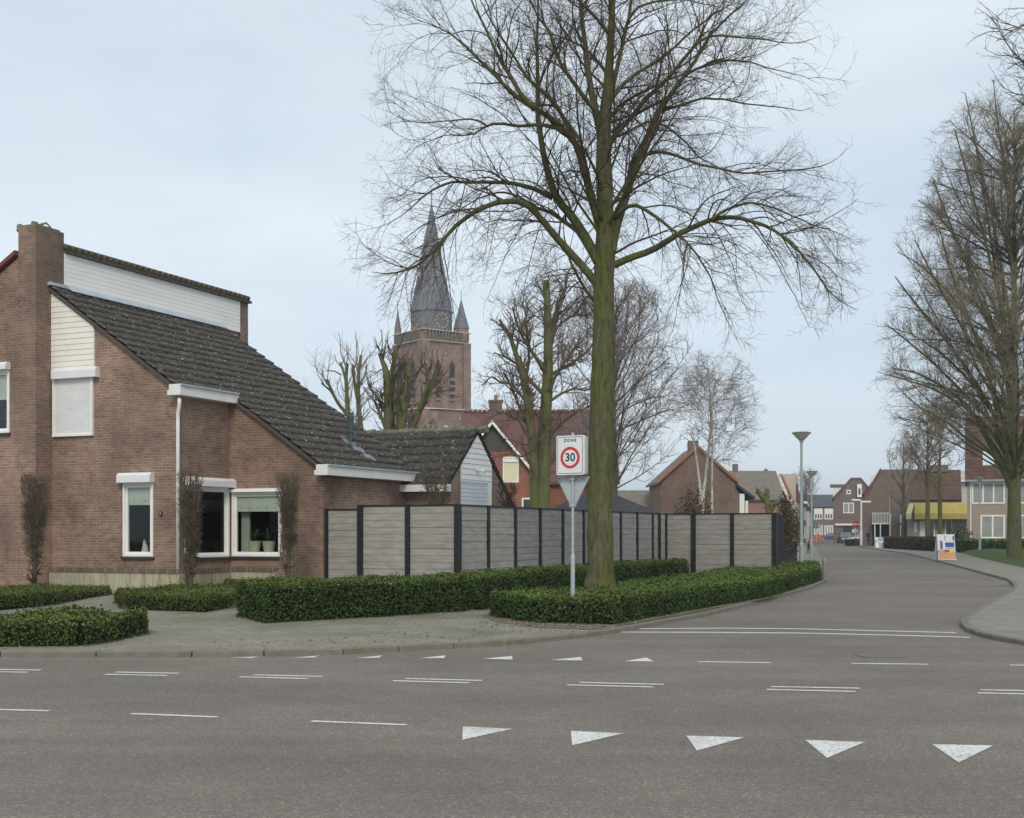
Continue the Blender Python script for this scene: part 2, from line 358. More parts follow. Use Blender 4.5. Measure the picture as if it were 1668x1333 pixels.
KR = [(1403, 893), (1452, 900), (1470, 902), (1510, 912), (1560, 925), (1640, 947), (1650, 955), (1651, 961), (1640, 970), (1600, 992), (1567, 1014), (1564, 1021), (1573, 1030), (1590, 1037), (1620, 1044), (1668, 1053), (1760, 1066), (2200, 1112)]
KRw = [G(x, y) for x, y in KR]
pr = flat_poly(offset_line(KRw, .10) + [(40, 18), (60, 40), (74, 150), (60, 200), (38, 135)], .068, 'pavement', PAVER); tag(pr, kind='structure')
tag(kerb(KRw, 1, 'kerb'), kind='structure')
# lawn on the right and the garden ground, both gently rising
def patch(fn, nu, nv, name, mat, parent=None, kind='structure'):
    V = [fn(i / nu, j / nv) for j in range(nv + 1) for i in range(nu + 1)]
    Q = [(j * (nu + 1) + i, j * (nu + 1) + i + 1, (j + 1) * (nu + 1) + i + 1, (j + 1) * (nu + 1) + i) for j in range(nv) for i in range(nu)]
    o = np_mesh(name, V, Q, [mat], parent=parent); tag(o, kind=kind); return o
lawn_f = [G(x, y, .07) for x, y in ((1548, 897.5), (1600, 911), (1668, 926), (1760, 945), (2000, 985))]
lawn_b = [((1552 - CX) / F * 98, 98), ((1610 - CX) / F * 98, 98), ((1668 - CX) / F * 98, 98), ((1800 - CX) / F * 98, 98), ((2100 - CX) / F * 98, 98)]
def lerpl(L, t):
    k = t * (len(L) - 1); i = min(int(k), len(L) - 2); f = k - i; return (L[i][0] * (1 - f) + L[i + 1][0] * f, L[i][1] * (1 - f) + L[i + 1][1] * f)
def lawnfn(s, t):
    a = lerpl(lawn_f, s); b = lerpl(lawn_b, s); e = t * t * (3 - 2 * t)
    return (a[0] * (1 - t) + b[0] * t, a[1] * (1 - t) + b[1] * t, .075 + .30 * e + .02 * math.sin(s * 30) * math.sin(t * 9) * math.sin(math.pi * t))
patch(lawnfn, 60, 16, 'lawn', GRASS)
patch(lambda s, t: (33.5 + 7 * t + 45 * s, 98.02 + 40 * t, .37 - .1 * t), 4, 4, 'far_lawn', GRASS)
def gardfn(s, t):
    u = -16 + 26 * s; v = -6.2 + 6.1 * t; x, y = HW(u, v); e = min(1, t * 1.15); e = e * e * (3 - 2 * e); q = min(1, max(0, (u - 3.2) / 5)); e *= 1 - q * q * (3 - 2 * q)
    return (x, y, .0695 + .24 * e)
patch(gardfn, 80, 30, 'garden_path', GARDEN)

MOSSEARTH = noisemat('mossy_earth', [(.3, (.075, .08, .04)), (.7, (.15, .14, .085))], 3, 1, bd=.015, bs=30, second=[((.22, .2, .15), 16, .56, .7, .6)])
hb = [G(x, y, .07) for x, y in ((1001, 1021), (1140, 995), (1253, 976), (1336, 949))]
tag(flat_poly(offset_line(KLw, .15)[10:16] + hb[::-1], .074, 'verge_soil', MOSSEARTH), kind='structure')
tag(flat_poly([G(x, y, .07) for x, y in ((782, 1004), (806, 1014), (870, 1023), (960, 1027), (1003, 1025), (1003, 1010), (870, 1005), (800, 990))], .0745, 'hedge_bed', noisemat('brown_bed_soil', [(.3, (.12, .095, .07)), (.7, (.22, .185, .15))], 7, 1, bd=.02, bs=25)), kind='structure')
tag(flat_poly([G(x, y, .07) for x, y in ((372, 1000), (384, 1016), (430, 1024), (620, 1015), (746, 1005), (800, 994), (800, 985), (620, 995), (430, 1000))], .0735, 'hedge_bed', MOSSEARTH), kind='structure')
# ---- painted markings, each a part of the road
def mark(pts, name='road_line'):
    P = [G(x, y) for x, y in pts]; c = (sum(p[0] for p in P) / len(P), sum(p[1] for p in P) / len(P))
    o = MB().poly([(x, y, .004) for x, y in P]).build(name, PAINTW, road); 
    if o.data.polygons[0].normal.z < 0: o.data.flip_normals()
    return o
def dash(x0, y0, x1, y1, w_=.11, name='road_line'):
    a = Vector(G(x0, y0)); b = Vector(G(x1, y1)); t = (b - a).normalized(); nrm = Vector((-t.y, t.x)) * w_ / 2
    o = MB().poly([(*(a + nrm), .004), (*(b + nrm), .004), (*(b - nrm), .004), (*(a - nrm), .004)]).build(name, PAINTW, road)
    if o.data.polygons[0].normal.z < 0: o.data.flip_normals()
for a in [(-40, 1091.2, 66, 1093), (188, 1096.3, 292, 1098.2), (412, 1100.8, 525, 1103.4), (660, 1106.8, 785, 1110), (944, 1113.2, 1081, 1116.4), (1256, 1120, 1401, 1122.6), (1597, 1125.2, 1745, 1128),
          (-60, 1094.8, 45, 1096.6), (171, 1099.8, 272, 1101.9), (390, 1104, 502, 1107), (640, 1110.4, 765, 1113.7), (924, 1117.2, 1064, 1120.6), (1249, 1124.6, 1394, 1128), (1592, 1130.2, 1740, 1133.6)]:
    dash(*a, w_=.085)
for a in [(-90, 1155.2, 80, 1159.5), (213, 1164, 354, 1169.6), (507, 1176.2, 663, 1182.4)]: dash(*a, w_=.075, name='edge_line')
for a in [(1138, 1079.4, 1256, 1080.8), (1387, 1082, 1512, 1083.6), (1645, 1084.8, 1790, 1086)]: dash(*a, w_=.10, name='edge_line')
for p in [((754, 1185), (835, 1189), (753, 1207)), ((930, 1192.5), (1017, 1196), (932, 1216)), ((1118, 1200), (1213, 1203), (1135, 1224.5)),
          ((1312, 1207), (1409, 1210.5), (1347, 1236.5)), ((1518, 1214), (1618, 1216), (1562, 1244))]: mark(p, 'give_way_triangle')
for p in [((373, 1072.6), (422, 1071), (410, 1073.4)), ((473, 1073.3), (521, 1069.3), (512, 1072.4)), ((580, 1073.2), (623, 1069.1), (617, 1073)), ((684, 1073.6), (726, 1069), (723, 1073.6)),
          ((786, 1074.6), (834, 1070), (835, 1075.8)), ((897, 1076.6), (946, 1071.6), (949, 1077.4)), ((1016, 1078.6), (1053, 1072.6), (1065, 1079))]: mark(p, 'give_way_triangle')
def longline(pts, w_, name):
    P = [G(x, y) for x, y in pts]; a = offset_line(P, w_ / 2); b = offset_line(P, -w_ / 2); m = MB()
    for i in range(len(P) - 1): m.poly([(*b[i], .004), (*b[i + 1], .004), (*a[i + 1], .004), (*a[i], .004)])
    o = m.build(name, PAINTW, road)
longline([(1003, 1031), (1150, 1031.4), (1300, 1032.6), (1440, 1035.6), (1580, 1039.6)], .16, 'double_line')
longline([(1042, 1025.6), (1180, 1024.6), (1300, 1025.6), (1440, 1029), (1558, 1032)], .16, 'double_line')
# drain grate and its bars
gx, gy = G(1434, 1070); gr = empty('drain_grate', (gx, gy, 0), R(2), label='dark metal drain grate set in the road beyond the dashed lines', cat='drain grate')
MB().box(-.28, .28, -.22, .22, .001, .007).build('frame', flat('cast_iron', (.15, .138, .125), .8), gr)
m = MB()
for k in range(12): m.box(-.25 + k * .0425, -.225 + k * .0425, -.18, .18, .007, .011)
m.build('bars', flat('worn_iron', (.19, .18, .17), .6), gr)

# ------------------------------------------------------------------ trees
def norm(a): return a / np.maximum(np.linalg.norm(a, axis=-1, keepdims=True), 1e-9)
def tubes(P, Rr, S):
    Nb, K, _ = P.shape
    T = np.empty_like(P); T[:, 1:-1] = P[:, 2:] - P[:, :-2]; T[:, 0] = P[:, 1] - P[:, 0]; T[:, -1] = P[:, -1] - P[:, -2]; T = norm(T)
    avg = norm(P[:, -1] - P[:, 0]); ref = np.where(np.abs(avg[:, 2:3]) < .8, np.array([[0, 0, 1.]]), np.array([[1., .3, 0]]))
    A = norm(np.cross(T, ref[:, None, :])); B = np.cross(T, A)
    an = np.arange(S) * 2 * np.pi / S
    V = P[:, :, None, :] + Rr[:, :, None, None] * (A[:, :, None, :] * np.cos(an)[None, None, :, None] + B[:, :, None, :] * np.sin(an)[None, None, :, None])
    b = (np.arange(Nb) * K * S)[:, None, None]; k = (np.arange(K - 1) * S)[None, :, None]; j = np.arange(S)[None, None, :]; j2 = (j + 1) % S
    Q = np.stack([b + k + j, b + k + j2, b + k + S + j2, b + k + S + j], -1).reshape(-1, 4)
    return V.reshape(-1, 3), Q
def grow(P0, D0, L, K, wander, trop, g):
    n = len(P0); P = np.zeros((n, K, 3)); P[:, 0] = P0; d = norm(D0); st = (L / (K - 1))[:, None]
    bend = g.normal(0, wander * .6, (n, 3))
    for k in range(1, K):
        d = norm(d + g.normal(0, wander, (n, 3)) + bend + trop); P[:, k] = P[:, k - 1] + d * st
    return P
def spawn(P, Rr, dens, t0, t1, ang, Lf, K, wander, trop, g, rk=.6, rmin=.002, rmax=.05, env=None, up=0.0, tip=.35, taperlen=.5, away=None):
    seg = np.linalg.norm(np.diff(P, axis=1), axis=2); Ln = seg.sum(1)
    cnt = np.floor(Ln * (t1 - t0) * dens + g.random(len(P))).astype(int); idx = np.repeat(np.arange(len(P)), cnt)
    if not len(idx): return np.zeros((0, K, 3)), np.zeros((0, K))
    t = t0 + (t1 - t0) * g.random(len(idx)); f = t * (P.shape[1] - 1); i = np.minimum(f.astype(int), P.shape[1] - 2); fr = (f - i)[:, None]
    p = P[idx, i] * (1 - fr) + P[idx, i + 1] * fr; tan = norm(P[idx, i + 1] - P[idx, i]); r = Rr[idx, i] * (1 - fr[:, 0]) + Rr[idx, i + 1] * fr[:, 0]
    rv = g.normal(0, 1, (len(idx), 3)); rv[:, 2] += up
    if away is not None: rv += norm(p - away) * 1.1
    per = norm(rv - (rv * tan).sum(1, keepdims=True) * tan)
    a = R(ang[0]) + (R(ang[1]) - R(ang[0])) * g.random(len(idx))
    D = tan * np.cos(a)[:, None] + per * np.sin(a)[:, None]
    L = (Lf[0] + (Lf[1] - Lf[0]) * g.random(len(idx))) * (1 - taperlen * t)
    C = grow(p, D, L, K, wander, np.asarray(trop), g)
    if env is not None:
        for s in (.75, .6, .5):
            bad = ~env(C[:, -1]); C[bad] = p[bad][:, None] + (C[bad] - p[bad][:, None]) * s
    r0 = np.clip(r * rk, rmin, rmax); k = np.linspace(1, tip, K)[None]
    return C, r0[:, None] * k
def radial_env(cx, cy, zr, rr, jit=.12):
    zr = np.array(zr); rr = np.array(rr)
    def e(p):
        r = np.hypot(p[:, 0] - cx, p[:, 1] - cy); an = np.arctan2(p[:, 1] - cy, p[:, 0] - cx)
        lim = np.interp(p[:, 2], zr, rr, left=0, right=0) * (1 + jit * np.sin(an * 5 + p[:, 2] * 1.3) + jit * .7 * np.sin(an * 9 - p[:, 2] * 2.1))
        return r < lim
    return e
def limb_poly(pts, K):
    """resample a list of (x,y,z,r) to K points with a smooth curve"""
    A = np.array(pts, float); s = np.r_[0, np.cumsum(np.linalg.norm(np.diff(A[:, :3], axis=0), axis=1))]
    q = np.linspace(0, s[-1], K * 3); B = np.stack([np.interp(q, s, A[:, c]) for c in range(4)], 1)
    for _ in range(3): B[1:-1] = (B[:-2] + 2 * B[1:-1] + B[2:]) / 4
    B = B[np.linspace(0, len(B) - 1, K).astype(int)]; return B[:, :3], B[:, 3]
def finish_tree(root, groups, loc, tb, tw, names=('trunk', 'crown')):
    """groups: list of (P,R,sides,is_twig)"""
    for part, flag, mat in ((names[0], False, tb), (names[1], True, tw)):
        Vs, Qs, o = [], [], 0
        for P, Rr, S, isT in groups:
            if isT != flag or not len(P): continue
            V, Q = tubes(P, Rr, S)
            if S >= 18:
                Kk = P.shape[1]; th = np.tile(np.arange(S) * 2 * np.pi / S, Kk * len(P)); c = np.repeat(P.reshape(-1, 3), S, 0); z = c[:, 2]; fl = np.clip((2.0 - z) / 2.0, 0, 1) ** 2
                k = 1 + .045 * np.sin(3 * th + z * 1.7) + .03 * np.sin(5 * th - z * 2.9) + .022 * np.sin(9 * th + z * 6 + np.sin(z * 9)) + .02 * np.sin(z * 8 + 2 * th) + fl * (.10 * np.sin(5 * th + .6) + .06 * np.sin(8 * th))
                V = c + (V - c) * k[:, None]
            Vs.append(V - np.array(loc)); Qs.append(Q + o); o += len(V)
        if Vs: np_mesh(part, np.concatenate(Vs), np.concatenate(Qs), [mat], parent=root)

def main_tree():
    g = np.random.default_rng(11); D = 25.5
    bx, by = PD(977, 900, D).x, D
    root = empty('street_tree', (bx, by, .1), label='tall bare lime tree with mossy trunk standing in the low hedge behind the speed sign', cat='tree')
    def L(pts, r0, r1, dd, K=26, r0d=0.0, pw=1.2):
        n = len(pts); out = []
        for i, (x, y) in enumerate(pts):
            t = i / (n - 1); d = D + r0d + dd * t ** pw; p = PD(x, y, d); out.append((p.x, p.y, p.z, r0 * (1 - t) ** .95 + r1 * .35 * (t ** .7) if t < 1 else r1 * .35))
        P_, R_ = limb_poly(out, K); wv = np.linspace(0, 1, K)[:, None] ** .7 * np.cumsum(g.normal(0, .009, (K, 3)), 0); wv[0] = 0; return P_ + wv, R_
    trunk = [(974, 988, .44), (975, 968, .345), (977, 940, .275), (978, 900, .252), (978, 820, .243), (979, 740, .236), (980, 650, .232), (982, 590, .232), (983, 565, .225), (983, 545, .204), (984, 500, .195), (984, 450, .2), (985, 415, .2), (986, 370, .178), (985, 320, .16), (983, 260, .15), (984, 215, .135),
             (990, 150, .1), (993, 100, .08), (996, 40, .068), (998, -30, .058), (1001, -110, .046), (998, -190, .034), (1004, -260, .022), (1000, -320, .01)]
    tp = [(*PD(x, y, D), r) for x, y, r in trunk]; TP, TR = limb_poly(tp, 60)
    TPf, TRf = limb_poly(tp, 180)
    limbs = []
    def add(pts, r0, r1, dd, r0d=0.0, pw=1.2): limbs.append(L(pts, r0, r1, dd, r0d=r0d, pw=pw))
    add([(972, 462), (955, 440), (930, 412), (905, 385), (880, 352), (862, 332), (843, 325), (805, 328), (770, 345), (740, 370), (715, 400), (690, 425), (672, 436), (642, 445), (620, 447), (604, 444)], .085, .012, -1.2)
    add([(974, 425), (958, 395), (940, 365), (930, 350), (905, 325), (893, 290), (884, 250), (878, 215), (874, 180), (873, 120), (871, 70), (873, 20), (865, -40), (868, -110)], .11, .012, .8)
    add([(900, 322), (885, 314), (870, 307), (835, 298), (800, 296), (760, 296), (735, 296), (705, 310), (680, 330), (655, 352), (630, 370)], .055, .01, -.9, r0d=.4)
    add([(960, 408), (940, 375), (915, 358), (895, 345), (870, 336), (840, 315), (810, 308), (775, 318), (740, 340), (715, 370)], .05, .009, 1.3)
    add([(980, 380), (966, 335), (955, 295), (945, 262), (937, 235), (915, 210), (895, 193), (870, 178), (840, 160), (815, 135), (780, 100), (755, 75), (730, 55), (700, 40), (665, 30)], .085, .01, -1.8)
    add([(938, 238), (928, 210), (905, 170), (885, 150), (860, 130), (835, 95), (815, 60), (795, 30), (780, 0), (760, -40)], .05, .01, -.6, r0d=-.7)
    add([(915, 211), (905, 207), (890, 204), (875, 203), (850, 206), (820, 202), (805, 203), (793, 207), (775, 220), (750, 222), (730, 221), (700, 233), (670, 250)], .042, .007, .9, r0d=-.8)
    add([(795, 206), (780, 196), (765, 193), (730, 195), (690, 199), (650, 195), (615, 178)], .022, .006, -.8, r0d=-.2)
    add([(870, 178), (848, 152), (830, 120), (812, 90), (800, 65), (785, 35), (768, 0), (755, -35), (735, -70)], .05, .01, .9, r0d=-1)
    add([(980, 225), (972, 190), (965, 160), (957, 115), (950, 60), (944, 0), (935, -60), (925, -140), (928, -200)], .085, .02, .5)
    add([(968, 178), (950, 155), (935, 132), (915, 105), (905, 75), (895, 45), (880, 30), (868, 0), (850, -50), (830, -90)], .05, .012, -1.1)
    add([(1000, 432), (1022, 421), (1057, 410), (1078, 400), (1095, 387), (1133, 369), (1158, 359), (1188, 355), (1215, 360), (1245, 371), (1275, 388), (1300, 412), (1330, 445), (1352, 478), (1378, 500), (1402, 512)], .075, .011, -1.5)
    add([(1158, 358), (1175, 345), (1200, 335), (1225, 330), (1255, 336), (1290, 351), (1330, 366), (1378, 382), (1400, 400)], .032, .008, .9, r0d=-.7)
    add([(996, 410), (1000, 383), (1009, 350), (1019, 325), (1024, 298), (1027, 285), (1038, 259), (1053, 227), (1068, 186), (1093, 151), (1116, 121), (1134, 93), (1151, 60), (1174, 33), (1202, 8), (1235, -25), (1265, -55)], .1, .011, 1.6)
    add([(1042, 256), (1060, 248), (1078, 246), (1101, 252), (1136, 266), (1169, 272), (1212, 282), (1275, 278), (1333, 273), (1360, 262), (1382, 243)], .042, .006, -1.4, r0d=.7)
    add([(1000, 352), (1022, 335), (1037, 333), (1057, 345), (1082, 363), (1102, 378), (1120, 393), (1143, 418), (1163, 451), (1173, 481), (1195, 530), (1215, 565)], .045, .006, -1.9)
    add([(1068, 188), (1081, 179), (1116, 169), (1141, 159), (1179, 161), (1212, 169), (1262, 174), (1300, 180), (1318, 172)], .038, .006, 1.2, r0d=1)
    add([(1116, 122), (1136, 111), (1169, 98), (1199, 97), (1224, 99), (1262, 112), (1307, 120), (1340, 135)], .03, .006, -1, r0d=1.1)
    add([(994, 232), (1005, 215), (1028, 191), (1053, 159), (1081, 136), (1108, 104), (1136, 70), (1160, 57), (1200, 60), (1250, 66), (1300, 74), (1340, 60)], .055, .008, -1.6)
    add([(994, 165), (1010, 141), (1033, 121), (1071, 98), (1101, 73), (1131, 45), (1161, 23), (1187, 8), (1215, -20)], .045, .01, 1.4)
    add([(996, 150), (1003, 120), (1010, 90), (1020, 45), (1027, 28), (1043, 10), (1081, 1), (1120, 2), (1160, 10), (1200, 18)], .05, .008, -.9)
    add([(1024, 32), (1030, -10), (1034, -60), (1045, -120), (1050, -190)], .035, .01, -.6, r0d=-.4)
    add([(1003, 222), (1018, 217), (1061, 194), (1086, 204), (1116, 227), (1141, 254), (1174, 269), (1215, 300), (1260, 340)], .032, .006, 2.0)
    add([(976, 520), (962, 500), (950, 480), (940, 455), (925, 452), (905, 452), (885, 445)], .02, .005, 1.0)
    add([(998, 190), (1015, 170), (1045, 165), (1080, 160)], .02, .006, -1.5)
    LP = np.stack([a for a, b in limbs]); LR = np.stack([b for a, b in limbs]) * 1.0
    axis = np.array([bx, by])
    zr = [4.2, 4.9, 5.6, 6.6, 7.6, 9.5, 11.5, 13, 15, 17]; rr = [0, 3.4, 4.6, 5.2, 5.2, 4.7, 4.55, 4.5, 3.8, 1.5]
    env = radial_env(bx - .02, by, zr, rr, .09)
    # limbs towards and away from the viewer, which the photograph shows end on
    n = 21; tz = g.uniform(.34, .93, n); f = tz * 59; i = f.astype(int); p0 = TP[i]; az_ = np.where(g.random(n) < .5, 90, -90) + g.uniform(-48, 48, n); az_ = np.radians(az_)
    el = np.radians(g.uniform(28, 62, n)); D0 = np.stack([np.cos(az_) * np.cos(el), np.sin(az_) * np.cos(el), np.sin(el)], 1)
    XL = grow(p0, D0, g.uniform(3.6, 5.6, n) * (1.15 - .5 * tz), 26, .035, np.array([0, 0, -.004]), g)
    for s in (.8, .7): bad = ~env(XL[:, -1]); XL[bad] = p0[bad][:, None] + (XL[bad] - p0[bad][:, None]) * s
    XR = np.linspace(1, .14, 26)[None] * (g.uniform(.028, .048, n) * (1.15 - .5 * tz))[:, None]
    AP = np.concatenate([LP, XL]); AR = np.concatenate([LR, XR])
    ctr = np.array([bx, by, 6.0])
    U, UR = spawn(TP[None, 25:], TR[None, 25:], 3.0, .0, 1, (40, 70), (1.2, 2.6), 12, .06, (0, 0, .01), g, .25, .008, .03, env, tip=.25)
    # second order, drooping below the low limbs
    low = AP[:, 12, 2] < 8.6
    B1, R1 = spawn(AP[low], AR[low], 3.8, .14, .98, (28, 66), (.9, 2.5), 12, .10, (0, 0, -.06), g, .5, .006, .02, env, up=-.4, tip=.3, away=ctr, taperlen=.35)
    B0, R0 = spawn(AP[low], AR[low], 2.2, .22, .9, (40, 85), (1.2, 3.0), 12, .075, (0, 0, -.16), g, .4, .005, .012, env, up=-1.5, tip=.35, away=ctr, taperlen=.3)
    B1 = np.concatenate([B1, B0]); R1 = np.concatenate([R1, R0])
    B2, R2 = spawn(AP[~low], AR[~low], 3.7, .12, .98, (25, 60), (.9, 2.3), 12, .10, (0, 0, -.008), g, .5, .006, .02, env, tip=.3, away=ctr, taperlen=.35)
    b1 = np.concatenate([B1, B2, U]); r1 = np.concatenate([R1, R2, UR])
    lo2 = b1[:, 6, 2] < 7.6
    C1, c1 = spawn(b1[lo2], r1[lo2], 6.4, .12, 1, (25, 62), (.35, 1.15), 8, .13, (0, 0, -.045), g, .55, .0032, .008, env, tip=.45, taperlen=.35, away=ctr)
    C2, c2 = spawn(b1[~lo2], r1[~lo2], 6.6, .12, 1, (25, 62), (.35, 1.1), 8, .13, (0, 0, -.012), g, .55, .0032, .008, env, tip=.45, taperlen=.35, away=ctr)
    cc = np.concatenate([C1, C2]); cr_ = np.concatenate([c1, c2])
    E, e = spawn(cc, cr_, 8.5, .15, 1, (25, 65), (.12, .42), 4, .18, (0, 0, 0), g,   .65, .0024, .0038, None, tip=.6, taperlen=.2)
    print('main tree', len(b1), len(cc), len(E))
    finish_tree(root, [(TPf[None], TRf[None], 36, False), (AP, AR, 9, False), (b1, r1, 5, True), (cc, cr_, 3, True), (E, e, 3, True)], (bx, by, .1), BARK, TWIG)
main_tree()

def px_tree(name, label, D, base_px, limbs, bark_, twig_, env=None, group=None, d1=3.5, l1=(.6, 1.8), trop1=(0, 0, .06), ang1=(20, 60), d2=5, l2=(.3, .8), d3=5, l3=(.1, .3), seed=1, t0=.25, z0=0.1, rt=.004, rt3=.003, roff=1.5, cat='tree', extra=None):
    """a tree whose main limbs are measured: limbs = [(points, r0, r1, depth swing)]"""
    g = np.random.default_rng(seed); b = PD(base_px, 900, D)
    root = empty(name, (b.x, b.y, z0), label=label, cat=cat, group=group)
    LPs, LRs = [], []
    for pts, r0, r1, dd in limbs:
        n = len(pts); out = []
        for i, (x, y) in enumerate(pts):
            t = i / (n - 1); p = PD(x, y, D + dd * t); out.append((p.x, p.y, p.z, r0[i] if isinstance(r0, list) else r0 + (r1 - r0) * t))
        a, c = limb_poly(out, 18); LPs.append(a); LRs.append(c)
    LP, LR = np.stack(LPs), np.stack(LRs)
    if extra:
        n, h0, h1, Lr, el0, el1, rad = extra
        t = g.uniform(h0, h1, n); az_ = g.uniform(0, 2 * np.pi, n); el = np.radians(g.uniform(el0, el1, n))
        f = t * 17; i = np.minimum(f.astype(int), 16); q = (f - i)[:, None]; p0 = LP[0][i] * (1 - q) + LP[0][i + 1] * q
        D0 = np.stack([np.cos(az_) * np.cos(el), np.sin(az_) * np.cos(el), np.sin(el)], 1)
        X = grow(p0, D0, g.uniform(*Lr, n) * (1.1 - .6 * (t - h0) / (h1 - h0)), 18, .05, np.array([0, 0, .01]), g)
        if env is not None:
            for s in (.8, .7, .6): bad = ~env(X[:, -1]); X[bad] = p0[bad][:, None] + (X[bad] - p0[bad][:, None]) * s
        LP = np.concatenate([LP, X]); LR = np.concatenate([LR, np.linspace(1, .2, 18)[None] * rad * g.uniform(.6, 1, n)[:, None]])
    b1, r1 = spawn(LP, LR, d1, t0, 1, ang1, l1, 10, .11, trop1, g, .5, rt * 2, .03, env, tip=.35, taperlen=.3)
    b2, r2 = spawn(b1, r1, d2, .1, 1, (25, 60), l2, 6, .13, trop1, g, .6, rt, .012, env, tip=.5, taperlen=.3)
    grp = [(LP, LR, 8, False), (b1, r1, 4, True), (b2, r2, 3, True)]
    if d3:
        b3, r3 = spawn(b2, r2, d3, .2, 1, (25, 60), l3, 4, .16, trop1, g, .7, rt3, .006, None, tip=.6); grp.append((b3, r3, 3, True)); print(name, len(b1), len(b2), len(b3))
    finish_tree(root, grp, (b.x, b.y, z0), bark_, twig_)
    return root
# pollarded trees behind the garage
px_tree('pollarded_tree', 'twin stemmed pollarded tree with upright twigs, leftmost behind the house roof', 60, 582, [
    ([(578, 900), (576, 760), (573, 706), (567, 675), (565, 640), (563, 615), (566, 591)], .16, .065, 0), ([(563, 618), (559, 603), (554, 590)], .07, .05, .3),
    ([(566, 678), (550, 655), (540, 637), (533, 617)], .09, .05, -.8), ([(543, 640), (534, 632), (524, 624)], .05, .035, -.8),
    ([(592, 900), (590, 760), (589, 706), (585, 675), (583, 645), (584, 615), (585, 592), (588, 578)], .155, .065, .6), ([(582, 650), (577, 620), (575, 593)], .08, .06, -.3),
    ([(585, 630), (594, 612), (598, 594)], .04, .03, .5), ([(567, 695), (550, 683), (537, 674), (524, 668)], .05, .025, -1), ([(556, 610), (545, 604), (532, 603)], .035, .02, -.5)],
    BARKG, TWIGP, d1=4.6, l1=(.7, 2.8), trop1=(0, 0, .13), d2=3.6, l2=(.3, 1.0), d3=0, seed=3, t0=.5, rt=.0055)
px_tree('pollarded_tree', 'multi stemmed green mossy pollarded tree in front of the church tower', 57, 655, [
    ([(640, 900), (636, 760), (633, 705), (632, 660), (630, 610), (625, 587), (618, 576)], .32, .07, 0), ([(640, 900), (638, 740), (637, 700), (637, 650), (640, 600), (646, 563)], .25, .07, .5),
    ([(655, 900), (652, 740), (652, 705), (660, 655), (665, 620), (669, 583)], .28, .09, -.6), ([(665, 900), (664, 740), (668, 705), (680, 675), (695, 645), (706, 620), (712, 600)], .26, .06, .3),
    ([(684, 668), (690, 645), (698, 622), (696, 600)], .1, .05, -.4), ([(632, 740), (628, 700), (615, 665), (610, 652)], .08, .05, -.6), ([(634, 690), (622, 660), (610, 640), (602, 632)], .07, .05, .4),
    ([(650, 700), (648, 650), (652, 615), (655, 590)], .12, .06, .8), ([(690, 655), (705, 640), (720, 632)], .06, .03, .5), ([(632, 605), (622, 601), (612, 607)], .04, .025, 0), ([(663, 640), (675, 620), (684, 600)], .06, .04, 1)],
    BARKG, TWIG, d1=7.5, l1=(.4, 2.0), trop1=(0, 0, .11), d2=5.0, l2=(.25, .8), d3=0, seed=4, t0=.45, rt=.007)
px_tree('pollarded_tree', 'large mossy pollarded tree with knobbly limbs between the red house and the lime tree', 50, 882, [
    ([(882, 900), (883, 830), (886, 740), (888, 680), (891, 640), (893, 600), (893, 560), (892, 515), (891, 480), (890, 456)], .32, .11, 0), ([(893, 572), (900, 540), (905, 515), (912, 490), (922, 468)], .14, .07, .8),
    ([(872, 900), (871, 800), (869, 730), (862, 680), (857, 640), (852, 612), (845, 590), (835, 560), (825, 530), (813, 520)], .22, .05, -.8), ([(870, 730), (858, 690), (843, 655), (835, 635), (820, 605)], .08, .035, .8),
    ([(884, 640), (872, 628), (860, 616), (852, 595)], .09, .05, .5), ([(889, 605), (868, 575), (852, 550), (840, 520), (835, 500)], .08, .03, -1), ([(856, 620), (862, 585), (860, 550), (856, 510), (850, 490)], .07, .03, .6),
    ([(847, 595), (825, 582), (805, 574)], .05, .025, -.6), ([(893, 612), (915, 600), (935, 588), (955, 573), (965, 560)], .07, .03, .7), ([(893, 645), (903, 615), (918, 592), (932, 570), (948, 555)], .08, .03, -.7),
    ([(893, 548), (915, 525), (935, 512), (965, 512)], .06, .03, 1.2), ([(889, 722), (905, 700), (925, 680), (948, 668), (970, 655)], .07, .03, -1.2), ([(857, 655), (835, 625), (815, 622), (800, 612), (785, 628)], .05, .025, 1),
    ([(866, 720), (845, 685), (820, 672), (800, 680)], .05, .025, -1), ([(892, 500), (885, 480), (878, 465)], .05, .03, .2), ([(893, 655), (915, 640), (935, 632), (955, 636)], .06, .03, .4), ([(868, 735), (850, 745), (830, 740), (815, 742)], .05, .02, 0)],
    BARKG, TWIGR, d1=9, l1=(.4, 2.0), trop1=(0, 0, .06), d2=7, l2=(.25, .9), d3=4.5, l3=(.1, .35), seed=5, t0=.3, rt=.006, rt3=.005)
def env_px(D, px, ys, rs, jit=.12):
    s = F / D; z = [EYE + (HY - y) / s for y in ys][::-1]; r = [q / s for q in rs][::-1]; return radial_env((px - CX) / s, D, z, r, jit)
